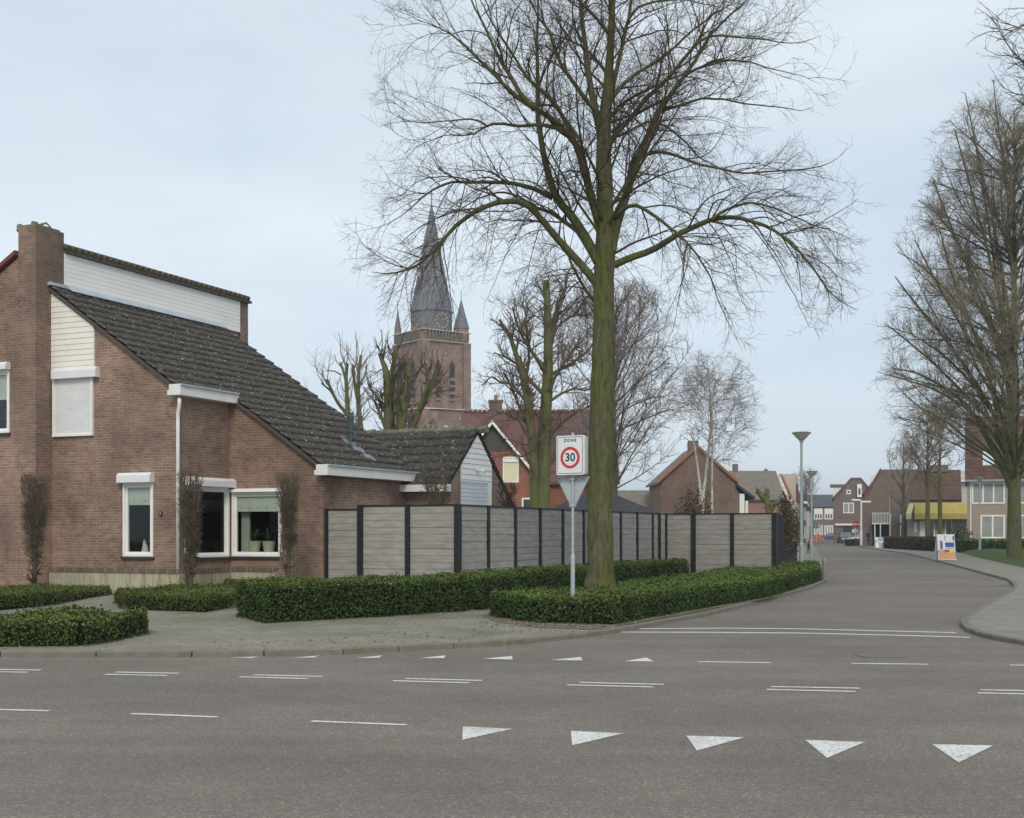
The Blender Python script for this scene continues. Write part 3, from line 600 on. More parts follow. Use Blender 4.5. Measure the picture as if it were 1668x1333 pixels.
def auto_tree(name, label, D, px, ys, rs, bark_, twig_, trunk_r, fork_y, top_y, n=22, el=(35, 70), seed=1, group=None, droop=(0, 0, .03), d1=2.4, l1=(1, 2.6), d2=2.6, l2=(.5, 1.4), d3=2.2, l3=(.3, .8), rt=.01, rt3=.007, base_z=.1, lean=0, limbs=None, cat='tree', Lr=None):
    env = env_px(D, px, ys, rs); s = F / D
    yb = HY + (EYE - base_z) * s
    tr = [([(px, yb), (px + lean * .3, fork_y), (px + lean, (fork_y + top_y) / 2), (px + lean * 1.2, top_y)], [trunk_r, trunk_r * .78, trunk_r * .34, trunk_r * .06], 0, 0)]
    if limbs: tr += limbs
    H = (yb - top_y) / s; h0 = (yb - fork_y) / (yb - top_y)
    return px_tree(name, label, D, px, tr, bark_, twig_, env, group, d1, l1, droop, (20, 55), d2, l2, d3, l3, seed, .3, base_z, rt, rt3, cat=cat,
                   extra=(n, h0, .95, Lr or (H * .35, H * .6), el[0], el[1], trunk_r * .22))
auto_tree('bare_tree', 'broad bare tree with dense purplish twigs rising right of the lime trunk', 74, 1000, (455, 480, 540, 620, 700, 770, 800), (40, 90, 122, 130, 118, 90, 0), BARKD, TWIGP, .3, 800, 490, n=60, el=(25, 72), seed=21, Lr=(5, 9),
          d1=3.4, l1=(1.2, 2.8), d2=3.8, l2=(.5, 1.4), d3=3.0, rt=.010, rt3=.0085)
auto_tree('birch_tree', 'white stemmed birch with drooping twigs before the brown gable house', 98, 1160, (570, 600, 650, 700, 760, 790), (32, 66, 88, 90, 64, 0), BIRCH, TWIGP, .10, 760, 590, n=44, el=(25, 65), seed=22, droop=(0, 0, -.05),
          d1=2.8, l1=(1, 2.6), d2=3.4, l2=(.6, 1.6), d3=2.6, l3=(.4, 1.0), rt=.010, rt3=.0085,
          limbs=[([(1142, 880), (1141, 810), (1140, 790), (1135, 750), (1131, 722), (1124, 706)], .14, .05, 0), ([(1143, 880), (1145, 810), (1150, 770), (1154, 735), (1158, 690), (1157, 640), (1154, 600)], .15, .05, .5)])
auto_tree('bare_tree', 'huge bare tree overhanging the right lawn, its trunk before the brick terrace', 72, 1652, (135, 200, 300, 400, 500, 620, 680, 710, 735), (70, 122, 152, 186, 220, 238, 228, 185, 0), BARK, TWIGL, .42, 790, 180, n=120, el=(15, 66), seed=31,
          droop=(0, 0, .018), d1=3.6, l1=(1.0, 2.6), d2=4.2, l2=(.5, 1.4), d3=4.0, l3=(.3, .8), rt=.0085, rt3=.007, base_z=.2, Lr=(10, 15),
          limbs=[([(1651, 790), (1638, 740), (1612, 700), (1570, 660), (1515, 630), (1465, 615), (1432, 606)], .13, .02, -1), ([(1651, 770), (1632, 700), (1590, 630), (1540, 580), (1490, 545), (1440, 530)], .12, .02, 1), ([(1652, 720), (1636, 640), (1600, 560), (1550, 480), (1500, 430), (1462, 410)], .12, .02, -3),
                 ([(1652, 680), (1638, 590), (1605, 490), (1565, 400), (1530, 350), (1495, 325)], .11, .02, .5), ([(1653, 620), (1642, 500), (1622, 380), (1600, 280), (1580, 190), (1572, 150)], .1, .02, 1.5), ([(1653, 560), (1648, 420), (1640, 300), (1625, 200), (1618, 130)], .1, .02, -1), ([(1652, 780), (1640, 730), (1600, 690), (1550, 680), (1500, 690), (1462, 680)], .09, .015, 2),
                 ([(1650, 790), (1636, 720), (1612, 660), (1575, 600), (1530, 540), (1480, 480), (1458, 450)], .16, .03, 1.5), ([(1651, 760), (1636, 690), (1605, 600), (1560, 520), (1515, 440), (1490, 390)], .14, .03, -1.5), ([(1652, 700), (1640, 620), (1610, 520), (1570, 420), (1530, 320), (1520, 290)], .13, .03, 2.5),
                 ([(1652, 640), (1640, 540), (1612, 420), (1580, 300), (1555, 210)], .12, .03, -2), ([(1652, 770), (1625, 700), (1580, 650), (1520, 590), (1460, 540), (1440, 525)], .12, .02, 3), ([(1650, 800), (1632, 757), (1612, 720), (1598, 695), (1585, 675), (1565, 650), (1530, 625), (1490, 605), (1455, 600)], .22, .03, 1), ([(1650, 795), (1640, 730), (1628, 690), (1618, 640), (1598, 570), (1570, 500), (1545, 430), (1530, 370)], .2, .03, -2),
                 ([(1654, 780), (1650, 700), (1642, 600), (1628, 480), (1608, 350), (1590, 240)], .2, .03, 2), ([(1655, 790), (1672, 720), (1690, 650), (1720, 560), (1750, 480)], .2, .03, 0),
                 ([(1640, 770), (1615, 740), (1580, 720), (1545, 690), (1500, 665), (1470, 640)], .1, .02, -2.5), ([(1652, 760), (1640, 690), (1632, 640), (1640, 560), (1625, 470)], .12, .03, -3)])
auto_tree('bare_tree', 'bare tree leaning in from the right edge, only its branch tips showing', 45, 1850, (-330, -200, 0, 90, 140, 200, 400), (60, 215, 252, 250, 222, 180, 0), BARK, TWIG, .35, 300, -250, n=60, el=(5, 60), seed=32,
          droop=(0, 0, .02), d1=2.4, l1=(1.2, 2.6), d2=2.4, l2=(.5, 1.4), d3=1.5, l3=(.2, .6), rt=.009, rt3=.006, Lr=(8, 11))
auto_tree('bare_tree', 'slender bare tree with round crown before the yellow awning, left of the pair', 118, 1511, (640, 665, 710, 760, 795, 805), (20, 46, 60, 56, 34, 0), BARK, TWIGL, .24, 805, 670, n=34, Lr=(3, 5.5), seed=33, group='bare trees before the awning building', d1=3.4, l1=(.9, 2), d2=3.6, l2=(.4, 1.1), d3=2.6, l3=(.3, .7), rt=.014, rt3=.011, base_z=.3)
auto_tree('bare_tree', 'slender bare tree with round crown before the yellow awning, right of the pair', 122, 1531, (640, 660, 710, 760, 795, 805), (20, 42, 54, 50, 30, 0), BARK, TWIGL, .24, 805, 665, n=34, Lr=(3, 5.5), seed=34, group='bare trees before the awning building', d1=3.4, l1=(.9, 2), d2=3.6, l2=(.4, 1.1), d3=2.6, l3=(.3, .7), rt=.014, rt3=.011, base_z=.3)
auto_tree('bare_tree', 'small dark bare tree beside the big brown gable building', 135, 1472, (690, 715, 760, 800, 840, 850), (10, 28, 40, 42, 30, 0), BARKD, TWIGL, .28, 835, 725, n=24, seed=35, d1=3.4, l1=(.8, 2), d2=3.6, l2=(.4, 1.1), d3=2, l3=(.3, .7), rt=.016, rt3=.013, base_z=.3)
auto_tree('bare_tree', 'distant bare tree with grey crown behind the street lamps', 235, 1312, (757, 770, 800, 830, 840), (8, 22, 30, 26, 0), BARKD, TWIGP, .3, 838, 770, n=30, seed=36, d1=2.4, l1=(1, 2.4), d2=3, l2=(.5, 1.4), d3=2.2, l3=(.4, .9), rt=.022, rt3=.02)
# three clipped column shrubs against the house
def column_shrub(label, px, D, y0, y1, w_top, w_bot, seed, shape='v'):
    s = F / D; ys = (y0 - 2, y0, y0 + 12, (y0 + y1) / 2, y1 - 40, y1 - 15, y1)
    rs = (0, w_top, w_top, w_top * .80, w_bot * 1.1, w_bot, 0)
    env = env_px(D, px, ys, rs, .05); zb = EYE + (HY - y1) / s
    return px_tree('column_shrub', label, D, px, [([(px, y1 + 8), (px + 1, y1 - 60), (px - 1, (y0 + y1) / 2), (px, y0 + 6)], .055, .012, 0), ([(px, y1 - 70), (px - 5, y1 - 120), (px - 10, y0 + 8)], .025, .008, .2), ([(px, y1 - 80), (px + 5, y1 - 120), (px + 11, y0 + 8)], .025, .008, -.2)] + [([(px, yy0), (px + dx * .45, yy0 - (yy0 - y0) * .45), (px + dx, yt)], .014, .004, dz) for yy0, dx, yt, dz in ((y1 - 60, -19, y0 + 30, .3), (y1 - 60, 19, y0 + 34, -.3), (y1 - 90, -21, y0 + 8, -.2), (y1 - 90, 21, y0 + 8, .3), (y1 - 100, -15, y0 + 4, .35), (y1 - 100, 16, y0 + 4, -.35), (y1 - 30, -12, y1 - 90, .2), (y1 - 30, 12, y1 - 95, -.2), (y1 - 40, -15, y1 - 120, -.2), (y1 - 45, 15, y1 - 125, .2))],
                   BARKD, TWIGB, env, 'clipped column shrubs along the house', 34, (.2, .55), (0, 0, .05), (35, 75), 15, (.1, .3), 10, (.05, .16), seed, .03, zb, .003, .0024, cat='shrub')
TWIGB = flat('dense_shrub_twigs', (.135, .108, .075), .9, .2, var=.4, vs=5)
column_shrub('leafless clipped column shrub by the left brick pier', 56, 26.6, 772, 958, 27, 14, 41)
column_shrub('leafless clipped column shrub before the white downpipe', 310, 25.8, 764, 962, 26, 15, 42)
column_shrub('leafless clipped column shrub right of the potted plant window', 469, 27.2, 771, 944, 22, 14, 43)
# shrubs over the fence
px_tree('garden_shrub', 'twiggy reddish shrub beside the white garage gable, left of it', 28.7, 708, [([(706, 962), (703, 860), (700, 810), (690, 775)], .03, .01, 0), ([(708, 962), (708, 860), (710, 800), (714, 772)], .03, .01, .2), ([(710, 962), (712, 860), (720, 810), (730, 778)], .03, .01, -.2)],
        BARKD, TWIGB, env_px(28.7, 708, (762, 768, 790, 815, 860), (0, 30, 32, 26, 0)), None, 40, (.3, .7), (0, 0, .05), (25, 60), 10, (.12, .3), 9, (.05, .15), 51, .2, .3, .004, .003, cat='shrub')
px_tree('garden_shrub', 'dark twiggy shrub under the yellow window of the red house', 33, 826, [([(826, 950), (824, 870), (822, 820), (814, 790)], .03, .01, 0), ([(828, 950), (828, 870), (830, 815), (838, 788)], .03, .01, .2)],
        BARKD, TWIG, env_px(33, 826, (780, 788, 805, 825, 860), (0, 20, 26, 22, 0)), None, 40, (.3, .6), (0, 0, .05), (25, 60), 12, (.12, .3), 9, (.05, .15), 52, .2, .3, .005, .004, cat='shrub')

# ------------------------------------------------------------------ leafy hedges and bushes
def leaf_quads(P, Nn, size, g, flatn=.6):
    n = len(P); nn = norm(Nn * flatn + g.normal(0, .42, (n, 3))); rv = norm(g.normal(0, 1, (n, 3))); a = norm(np.cross(nn, rv)); b = np.cross(nn, a)
    L = (size * g.uniform(.6, 1.25, n))[:, None]; W = L * .42
    V = np.stack([P - a * L * .5, P + b * W, P + a * L * .55 + nn * L * .12, P - b * W], 1); return V.reshape(-1, 3), np.arange(n * 4).reshape(-1, 4)
def hedge(name, label, poly, z0, z1, leafm, size=.055, dens=900, seed=1, group=None, cat='hedge', rough=.7):
    """poly = ground outline (x, y, z_ground); body plus a skin of leaves"""
    g = np.random.default_rng(seed); P = np.array(poly, float); n = len(P); c = P.mean(0)
    if P.shape[1] == 2: P = np.c_[P, np.full(n, z0)]
    top = np.full(n, 0.) + (z1 - z0)
    ar = 0.5 * np.sum(P[:, 0] * np.roll(P[:, 1], -1) - np.roll(P[:, 0], -1) * P[:, 1])
    if ar < 0: P = P[::-1].copy()
    H = z1 - z0; off = np.array([P[:, 0].mean(), P[:, 1].mean(), 0]); P = P - off
    Vs, Qs, mi = [], [], []; base = 0
    tri = tessellate_polygon([[Vector((p[0], p[1], 0)) for p in P]])
    # inner body, shrunk a little
    m = P.copy(); e1 = np.roll(P, -1, 0) - P; e0 = P - np.roll(P, 1, 0); nr = norm(np.stack([e1[:, 1], -e1[:, 0]], 1)) + norm(np.stack([e0[:, 1], -e0[:, 0]], 1)); nr = norm(nr)
    inn = P.copy(); inn[:, :2] -= nr * .12
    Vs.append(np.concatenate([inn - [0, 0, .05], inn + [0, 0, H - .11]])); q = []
    for i in range(n): j = (i + 1) % n; q.append((i, j, j + n, i + n))
    for t in tri: q.append((t[0] + n, t[1] + n, t[2] + n, t[2] + n))
    Qb = [x for x in q if len(set(x)) == 4]; Tb = [x[:3] for x in q if len(set(x)) == 3]
    pts, nms = [], []
    def lump(p):
        return rough * (.026 * np.sin(p[:, 0] * 3.1 + p[:, 1] * 1.7) + .02 * np.sin(p[:, 0] * 7.3 - p[:, 1] * 4.1 + p[:, 2] * 5) + .016 * np.sin(p[:, 0] * 15 + p[:, 2] * 11) + .012 * np.sin(p[:, 0] * 27 + p[:, 1] * 19))
    for i in range(n):
        a, b = P[i], P[(i + 1) % n]; L = np.linalg.norm((b - a)[:2]); k = int(L * H * dens)
        if not k: continue
        s = g.random(k)[:, None]; h = g.random(k) ** .85 * H; p = a + (b - a) * s; p[:, 2] += h; nn = np.array([(b - a)[1], -(b - a)[0], 0]) / max(L, 1e-6)
        rnd = .06 * np.clip((h - (H - .1)) / .1, 0, 1) ** 2
        p = p + nn * (lump(p)[:, None] + g.normal(0, .02, (k, 1)) - rnd[:, None]); pts.append(p); nms.append(np.repeat(nn[None], k, 0))
    for t in tri:
        a, b, c_ = P[t[0]], P[t[1]], P[t[2]]; A = abs(np.cross((b - a)[:2], (c_ - a)[:2])) / 2; k = int(A * dens)
        r1, r2 = g.random(k), g.random(k); fl = r1 + r2 > 1; r1[fl] = 1 - r1[fl]; r2[fl] = 1 - r2[fl]
        p = a + (b - a) * r1[:, None] + (c_ - a) * r2[:, None]; p[:, 2] += H + lump(p) + g.normal(0, .018, k) + (g.random(k) < .04) * g.random(k) * .07; pts.append(p); nms.append(np.repeat(np.array([[0, 0, 1.]]), k, 0))
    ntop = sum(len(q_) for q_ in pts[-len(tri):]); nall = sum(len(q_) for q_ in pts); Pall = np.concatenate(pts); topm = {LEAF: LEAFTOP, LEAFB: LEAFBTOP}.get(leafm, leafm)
    istop = np.zeros(nall, int); istop[nall - ntop:] = 1; istop[(Pall[:, 2] > P[:, 2].mean() + H - .07) & (g.random(nall) < .6)] = 1  # top and upper edge leaves take the painted lit colour
    LV, LQ = leaf_quads(np.concatenate(pts), np.concatenate(nms), size, g)
    me = bpy.data.meshes.new(name); nb = len(Vs[0]); V = np.concatenate([Vs[0], LV])
    me.from_pydata([tuple(v) for v in V.tolist()], [], [tuple(map(int, x)) for x in Qb + Tb] + [tuple(x) for x in (LQ + nb).tolist()])
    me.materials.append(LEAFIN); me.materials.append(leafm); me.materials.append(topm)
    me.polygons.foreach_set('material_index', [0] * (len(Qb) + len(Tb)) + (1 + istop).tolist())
    o = bpy.data.objects.new(name, me); COL.objects.link(o); o.location = tuple(off); return tag(o, label, cat, group)
def wpoly(front, back, zf, zt):
    f = [G(x, y, zf) for x, y in front]; b = [G(x, y, zt) for x, y in back]
    for i in (0, -1):
        if b[i][1] < f[i][1] + .7: k = (f[i][1] + .7) / b[i][1]; b[i] = (b[i][0] * k, b[i][1] * k)
    return f + b[::-1]
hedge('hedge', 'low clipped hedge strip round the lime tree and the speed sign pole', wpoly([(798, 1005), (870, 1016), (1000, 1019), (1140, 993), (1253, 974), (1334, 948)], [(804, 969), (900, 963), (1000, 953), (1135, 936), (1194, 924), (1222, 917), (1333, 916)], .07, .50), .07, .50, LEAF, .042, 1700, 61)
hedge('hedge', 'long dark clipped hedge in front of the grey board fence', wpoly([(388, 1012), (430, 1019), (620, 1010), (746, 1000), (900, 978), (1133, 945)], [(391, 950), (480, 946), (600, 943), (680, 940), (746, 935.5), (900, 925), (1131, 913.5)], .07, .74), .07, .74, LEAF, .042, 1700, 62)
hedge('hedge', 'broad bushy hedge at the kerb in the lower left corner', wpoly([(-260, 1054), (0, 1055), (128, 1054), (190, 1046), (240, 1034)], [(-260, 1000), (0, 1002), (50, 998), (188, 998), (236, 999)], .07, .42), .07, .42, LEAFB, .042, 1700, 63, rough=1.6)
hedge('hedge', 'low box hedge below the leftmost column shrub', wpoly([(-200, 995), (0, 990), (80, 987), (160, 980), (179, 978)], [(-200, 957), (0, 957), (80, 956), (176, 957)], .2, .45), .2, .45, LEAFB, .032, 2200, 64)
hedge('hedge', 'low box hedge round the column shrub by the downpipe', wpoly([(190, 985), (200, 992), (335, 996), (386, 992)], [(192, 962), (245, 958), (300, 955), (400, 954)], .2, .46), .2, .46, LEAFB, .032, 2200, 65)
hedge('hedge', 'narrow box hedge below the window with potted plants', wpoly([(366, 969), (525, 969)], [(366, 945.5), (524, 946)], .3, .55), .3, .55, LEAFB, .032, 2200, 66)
def hline(a, b, w_):
    a, b = Vector(a), Vector(b); t = (b - a).normalized(); n_ = Vector((-t.y, t.x)) * w_ / 2; return [tuple(a - n_), tuple(b - n_), tuple(b + n_), tuple(a + n_)]
HBX = lambda px, d: ((px - CX) / F * d, d)
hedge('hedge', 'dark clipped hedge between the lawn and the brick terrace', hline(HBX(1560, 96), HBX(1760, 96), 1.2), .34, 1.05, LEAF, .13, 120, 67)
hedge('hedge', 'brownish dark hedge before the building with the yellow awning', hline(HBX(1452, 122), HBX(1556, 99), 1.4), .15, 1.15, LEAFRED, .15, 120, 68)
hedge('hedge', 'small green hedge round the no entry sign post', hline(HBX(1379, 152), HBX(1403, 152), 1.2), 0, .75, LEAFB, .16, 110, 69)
def bush(name, label, c, rad, leafm, n, size, seed, cat='bush', stems=True):
    g = np.random.default_rng(seed); root = empty(name, c, label=label, cat=cat)
    d = norm(g.normal(0, 1, (n, 3))); r = g.random(n) ** .35; lump = 1 + .22 * np.sin(d[:, 0] * 5 + seed) * np.cos(d[:, 2] * 6 + d[:, 1] * 4)
    P = d * (r * lump)[:, None] * np.array(rad) + np.array([0, 0, rad[2] * .95]); P = P[P[:, 2] > .02]
    V, Q = leaf_quads(P, norm(P - [0, 0, rad[2] * .6]), size, g); np_mesh('foliage', V, Q, [leafm], parent=root, smooth=False)
    m = MB()
    for k in range(6):
        an = k * 1.05; m.tube([(0, 0, 0), (math.cos(an) * rad[0] * .3, math.sin(an) * rad[1] * .3, rad[2]), (math.cos(an) * rad[0] * .6, math.sin(an) * rad[1] * .6, rad[2] * 1.6)], [.04, .025, .01], 5)
    m.build('stems', BARKD, root); return root
p = PD(1132, 868, 60); bush('bush', 'reddish evergreen bush behind the fence under the birch', (p.x, 60, .4), (.95, .85, 1.65), LEAFRED, 2600, .11, 71)
p = PD(1289, 868, 62); bush('bush', 'rusty brown bush over the black garden fence', (p.x - .1, 62, .3), (.62, .9, 1.45), LEAFRED, 2200, .10, 72)
p = PD(1281, 868, 55); bush('bush', 'tall reddish bush close behind the fence corner', (p.x, 55, .3), (.3, .8, 1.6), LEAFRED, 1500, .09, 73)
p = PD(1570, 868, 97); bush('bush', 'small round dark bush at the corner of the brick terrace', (p.x, 98, .35), (1.0, .8, .95), LEAF, 1200, .13, 74)
p = PD(692, 868, 56); bush('bush', 'green leafy conifer bush low behind the garage ridge', (p.x, 56, 3.2), (.9, .8, 1.6), LEAFB, 1800, .1, 75)
# knobbly pollard behind the far fence
px_tree('pollard_shrub', 'small knobbly pollard with thick leafy stubs above the fence corner', 60, 1253, [([(1254, 868), (1253, 840), (1250, 820), (1240, 808), (1233, 800)], .16, .12, 0), ([(1252, 832), (1248, 812), (1250, 800)], .12, .13, .3), ([(1254, 835), (1262, 822), (1272, 818)], .12, .11, -.3)],
        BARKG, LEAFRED, env_px(60, 1253, (792, 796, 815, 840), (14, 26, 24, 8)), None, 30, (.12, .35), (0, 0, .05), (30, 80), 12, (.06, .2), 0, (.1, .2), 53, .35, .3, .012, .01, cat='shrub')

# ------------------------------------------------------------------ the brick house
house = empty('brick_house', (HO[0], HO[1], 0), -ALPHA, label='brown brick house with steep dark tiled roof and white clerestory boards', cat='house')
Z0 = .1; RZ = lambda u: 7.22 - .682 * (u + 3.55)      # roof plane height
V2, U2, UC = 1.87, 2.51, -3.55; VE = 6.32
TG = lambda v: (lambda s, n, z: (s, v - n, z))            # gable planes: s=u, n outward
TS = lambda u: (lambda s, n, z: (u + n, s, z))            # side planes: s=v
WT = .22
def wall_cells(m, T, s0, s1, z0, z1, holes, mat=None, th=WT):
    """rectangular wall with rectangular holes, built from butted blocks"""
    xs = sorted({s0, s1, *[h[0] for h in holes], *[h[1] for h in holes]})
    for a, b in zip(xs[:-1], xs[1:]):
        hs = sorted([(h[2], h[3]) for h in holes if h[0] <= a + 1e-6 and h[1] >= b - 1e-6]); z = z0
        for h0, h1 in hs:
            if h0 > z: m.box(a, b, -th, 0, z, h0, mat, T)
            z = h1
        if z1 > z: m.box(a, b, -th, 0, z, z1, mat, T)
m = MB()
w1 = (*GU(201, 788, 0), *GU(250, 908, 0)); W1 = (w1[0], w1[2], w1[3], w1[1])    # u0,u1,z0,z1
wA0 = GV(300, 800, 0); wA1 = GV(374, 908, 0); WA = (wA0[0], V2 - .06, wA1[1], 2.62)
wB0 = GU(378, 803, V2); wB1 = GU(459, 908, V2); WB = (.06, wB1[0], wB1[1], wB0[1])
# gable wall 1
wall_cells(m, TG(0), UC, -.001, Z0, 4.5, [W1])
m.prism([(UC, 0, 4.5), (-.001, 0, 4.5), (-.001, 0, RZ(0) - .12), (UC, 0, RZ(UC) - .12)], (0, WT, 0))
# side wall between the gables
wall_cells(m, TS(0), WT + .001, V2 + .0, Z0, 4.6, [WA])
# gable wall 2
wall_cells(m, TG(V2), .001, U2 - .001, Z0, 2.82, [WB])
m.prism([(-.22, V2 + .0015, 4.62), (-.22, V2 + .0015, 2.82), (U2 - .001, V2 + .0015, 2.82), (U2 - .001, V2 + .0015, RZ(U2) - .12), (.0, V2 + .0015, RZ(0) - .12), (-.22, V2 + .0015, RZ(-.22) - .14)], (0, WT, 0))
m.box(U2 - WT, U2, V2 + WT + .003, VE + .6, Z0, 2.93)
# body behind: far gable and left/back shell
m.prism([(UC, VE, Z0), (U2 - WT - .001, VE, Z0), (U2 - WT - .001, VE, RZ(U2 - WT) - .1), (UC, VE, RZ(UC) - .1)], (0, WT, 0))
m.build('wall', BRICK, house)
# interior lining so the rooms read dark
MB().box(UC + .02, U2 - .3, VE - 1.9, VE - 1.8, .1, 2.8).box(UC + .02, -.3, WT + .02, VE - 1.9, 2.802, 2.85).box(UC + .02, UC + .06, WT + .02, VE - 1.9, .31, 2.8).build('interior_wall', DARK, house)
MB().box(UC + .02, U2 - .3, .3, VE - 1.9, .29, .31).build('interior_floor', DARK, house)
# tall part: front wall, pier, clerestory box
vF = -.506; chl = GU(30, 500, vF)[0]; 
m = MB(); WZ = GU(0, 603, vF); W0 = (-6.6, GU(16, 700, vF)[0], GU(16, 706, vF)[1], WZ[1])
gl = GU(30, 417, vF); sl = .58
wall_cells(m, TG(vF), -13.0, UC, Z0, 5.4, [W0])
m.prism([(-13, vF, 5.4), (UC, vF, 5.4), (UC, vF, gl[1] - .02), (chl, vF, gl[1] - .02), (chl - (gl[1] - 5.9) / sl, vF, 5.9), (-13, vF, 5.9)], (0, WT, 0))
m.box(UC - WT, UC, vF + WT + .001, .0, Z0, 7.3)
m.box(UC - WT, UC, .001, 7.1, 4.3, 7.24)
m.box(UC - .35, UC, 7.17, 7.57, Z0, 8.06)
m.box(-13, UC - .36, 7.3, 7.55, Z0, 5.6)
m.build('tall_wall', BRICK, house)
m = MB(); zc = GU(62, 365, vF)[1]; zc2 = GU(30, 372, vF)[1]
m.box(chl, UC + .003, vF - .003, .37, gl[1] - .6, zc); chm = m.build('chimney', BRICKCH, house)
MB().box(chl + .05, UC - .05, vF + .08, .30, zc + .001, zc + .05).tube([(UC - .45, -.1, zc), (UC - .42, -.1, zc + .2)], [.1, .07], 8).tube([(UC - .75, -.2, zc), (UC - .78, -.2, zc + .14)], [.09, .06], 8).tube([(UC - .42, -.1, zc + .1), (UC - .15, -.02, zc + .16), (UC - .05, .0, zc + .05)], .025, 6).build('chimney_cap', MOSSRIDGE, chm)
m = MB()
m.box(UC - WT + .01, UC + .04, .372, 7.168, 7.2, 7.22)
for k in range(8):
    z = 7.235 + k * .104
    m.box(UC - .12, UC + .02, .372, 7.168, z, z + .098)
m.box(UC - .13, UC + .005, .372, 7.168, 7.22, 8.07)
m.build('clerestory_boards', WHITEB, house)
m = MB(); m.box(UC - .3, UC + .1, .372, 7.62, 8.075, 8.14); cap = m.build('fascia', flat('brown_fascia', (.12, .09, .075), .7), house)
# roof edge tiles of the tall part and the roof behind
m = MB()
for k in range(34):
    v = .40 + k * .2125; m.tube([(UC + .13, v, 8.165), (UC - .2, v, 8.28)], .075, 8)
m.build('verge_tiles', BARKD, house)
m = MB(); 
m.prism([(UC - .25, .0, 8.1), (UC - .25, .0, 8.2), (-13, .0, 8.2 - 9.2 * .58), (-13, .0, 8.1 - 9.2 * .58)], (0, 7.55, 0)); m.build('rear_roof', TILE, house)
m = MB(); m.prism([(chl, vF - .12, gl[1] + .02), (chl, vF - .12, gl[1] + .12), (chl - 3, vF - .12, gl[1] + .12 - 3 * sl), (chl - 3, vF - .12, gl[1] + .02 - 3 * sl)], (0, .5, 0)); m.build('verge_board', flat('dark_red_verge', (.16, .05, .045), .6), house)
# main tiled roof: real pantile courses
def tiled(name, O, A, Dn, La, Ld, parent, mat=TILE, course=.335, tile=.28, amp=.016, lip=.045, ns=7, trim=None):
    O, A, Dn = Vector(O), Vector(A).normalized(), Vector(Dn).normalized(); Nn = A.cross(Dn).normalized()
    if Nn.z < 0: Nn = -Nn
    nc = int(math.ceil(Ld / course)); nt_ = int(La / tile * ns); V, Q = [], []; g = np.random.default_rng(5)
    for c in range(nc):
        s0, s1 = c * course, min((c + 1) * course, Ld); wob = g.normal(0, .004, nt_ + 1); to = g.normal(0, .006, nt_ // ns + 2)
        for r, (s, h) in enumerate(((s0 - .02, 0.0), (s0 + (s1 - s0) * .5, lip * .5), (s1, lip), (s1 + .001, -.02))):
            for i in range(nt_ + 1):
                a = La * i / nt_; ph = i / ns; fr = ph % 1; wv = amp * (1 - abs(2 * fr - 1) ** 1.6) * 2 - amp
                V.append(O + A * a + Dn * (s + (to[int(ph)] if r >= 2 else 0)) + Nn * (h + (wv if r < 3 else -.02) + to[int(ph)] * .8))
        b = c * 4 * (nt_ + 1)
        for r in range(3):
            for i in range(nt_): q = b + r * (nt_ + 1) + i; Q.append((q, q + 1, q + nt_ + 2, q + nt_ + 1))
    o = np_mesh(name, [tuple(v) for v in V], Q, [mat], parent=parent, smooth=False); return o
sl_d = Vector((1, 0, -.682)).normalized()
vS = -.12
tiled('roof', (UC, vS, 7.25), (0, 1, 0), sl_d, V2 - .1 - vS - .0, 3.62 / sl_d.x, house)        # strip over gable 1
tiled('roof', (UC, V2 - .1, 7.25), (0, 1, 0), sl_d, VE - V2 + .15, 6.16 / sl_d.x, house)      # the long slope
m = MB()   # roof boarding below the tiles, and verge boards
for v0, v1, ue in ((vS + .02, V2 - .12, .02), (V2 - .11, VE + .02, U2 + .02)):
    m.prism([(UC, v0, RZ(UC) - .02), (ue, v0, RZ(ue) - .02), (ue, v0, RZ(ue) - .1), (UC, v0, RZ(UC) - .1)], (0, v1 - v0, 0))
m.build('roof_boarding', flat('verge_grey_brown', (.09, .075, .062), .9), house)
MB().prism([(UC + .0, .38, 7.36), (UC + .26, .38, 7.36 - .177), (UC + .26, .38, 7.34 - .177), (UC, .38, 7.29)], (0, 5.87, 0)).box(UC - .02, UC + .1, -.15, .38, 7.24, 7.31).build('flashing', ZINC, house)
# white boxed gutters
def gutter(uw, v0, v1, name):
    m = MB(); z1 = RZ(uw) - .035; m.box(uw + .02, uw + .32, v0, v1, z1 - .235, z1, None).box(uw - .04, uw + .019, v0 + .02, v1, z1 - .23, z1 - .12)
    return m.build(name, GREYW, house, bevel=.006)
gutter(-.06, -.27, V2 - .02, 'gutter'); gutter(U2 - .06, V2 - .25, VE - .1, 'gutter')
MB().box(0, .3, -.25, V2 - .03, RZ(0) - .02, RZ(0) + .014).build('gutter_lining', ZINC, house); MB().box(U2, U2 + .3, V2 - .23, VE - .12, RZ(U2) - .02, RZ(U2) + .016).build('gutter_lining', ZINC, house)
# downpipe
MB().tube([(.16, -.16, RZ(0) - .28), (.15, -.15, RZ(0) - .42), (.05, -.07, RZ(0) - .62), (.045, -.065, RZ(0) - .8), (.045, -.065, .7)], .04, 10).build('downpipe', WHITE, house, smooth=True)
MB().tube([(U2 + .02, VE - .55, RZ(U2) - .28), (U2 + .05, VE - .5, 2.3), (U2 + .05, VE - .5, .3)], .04, 10).build('downpipe', WHITE, house, smooth=True)
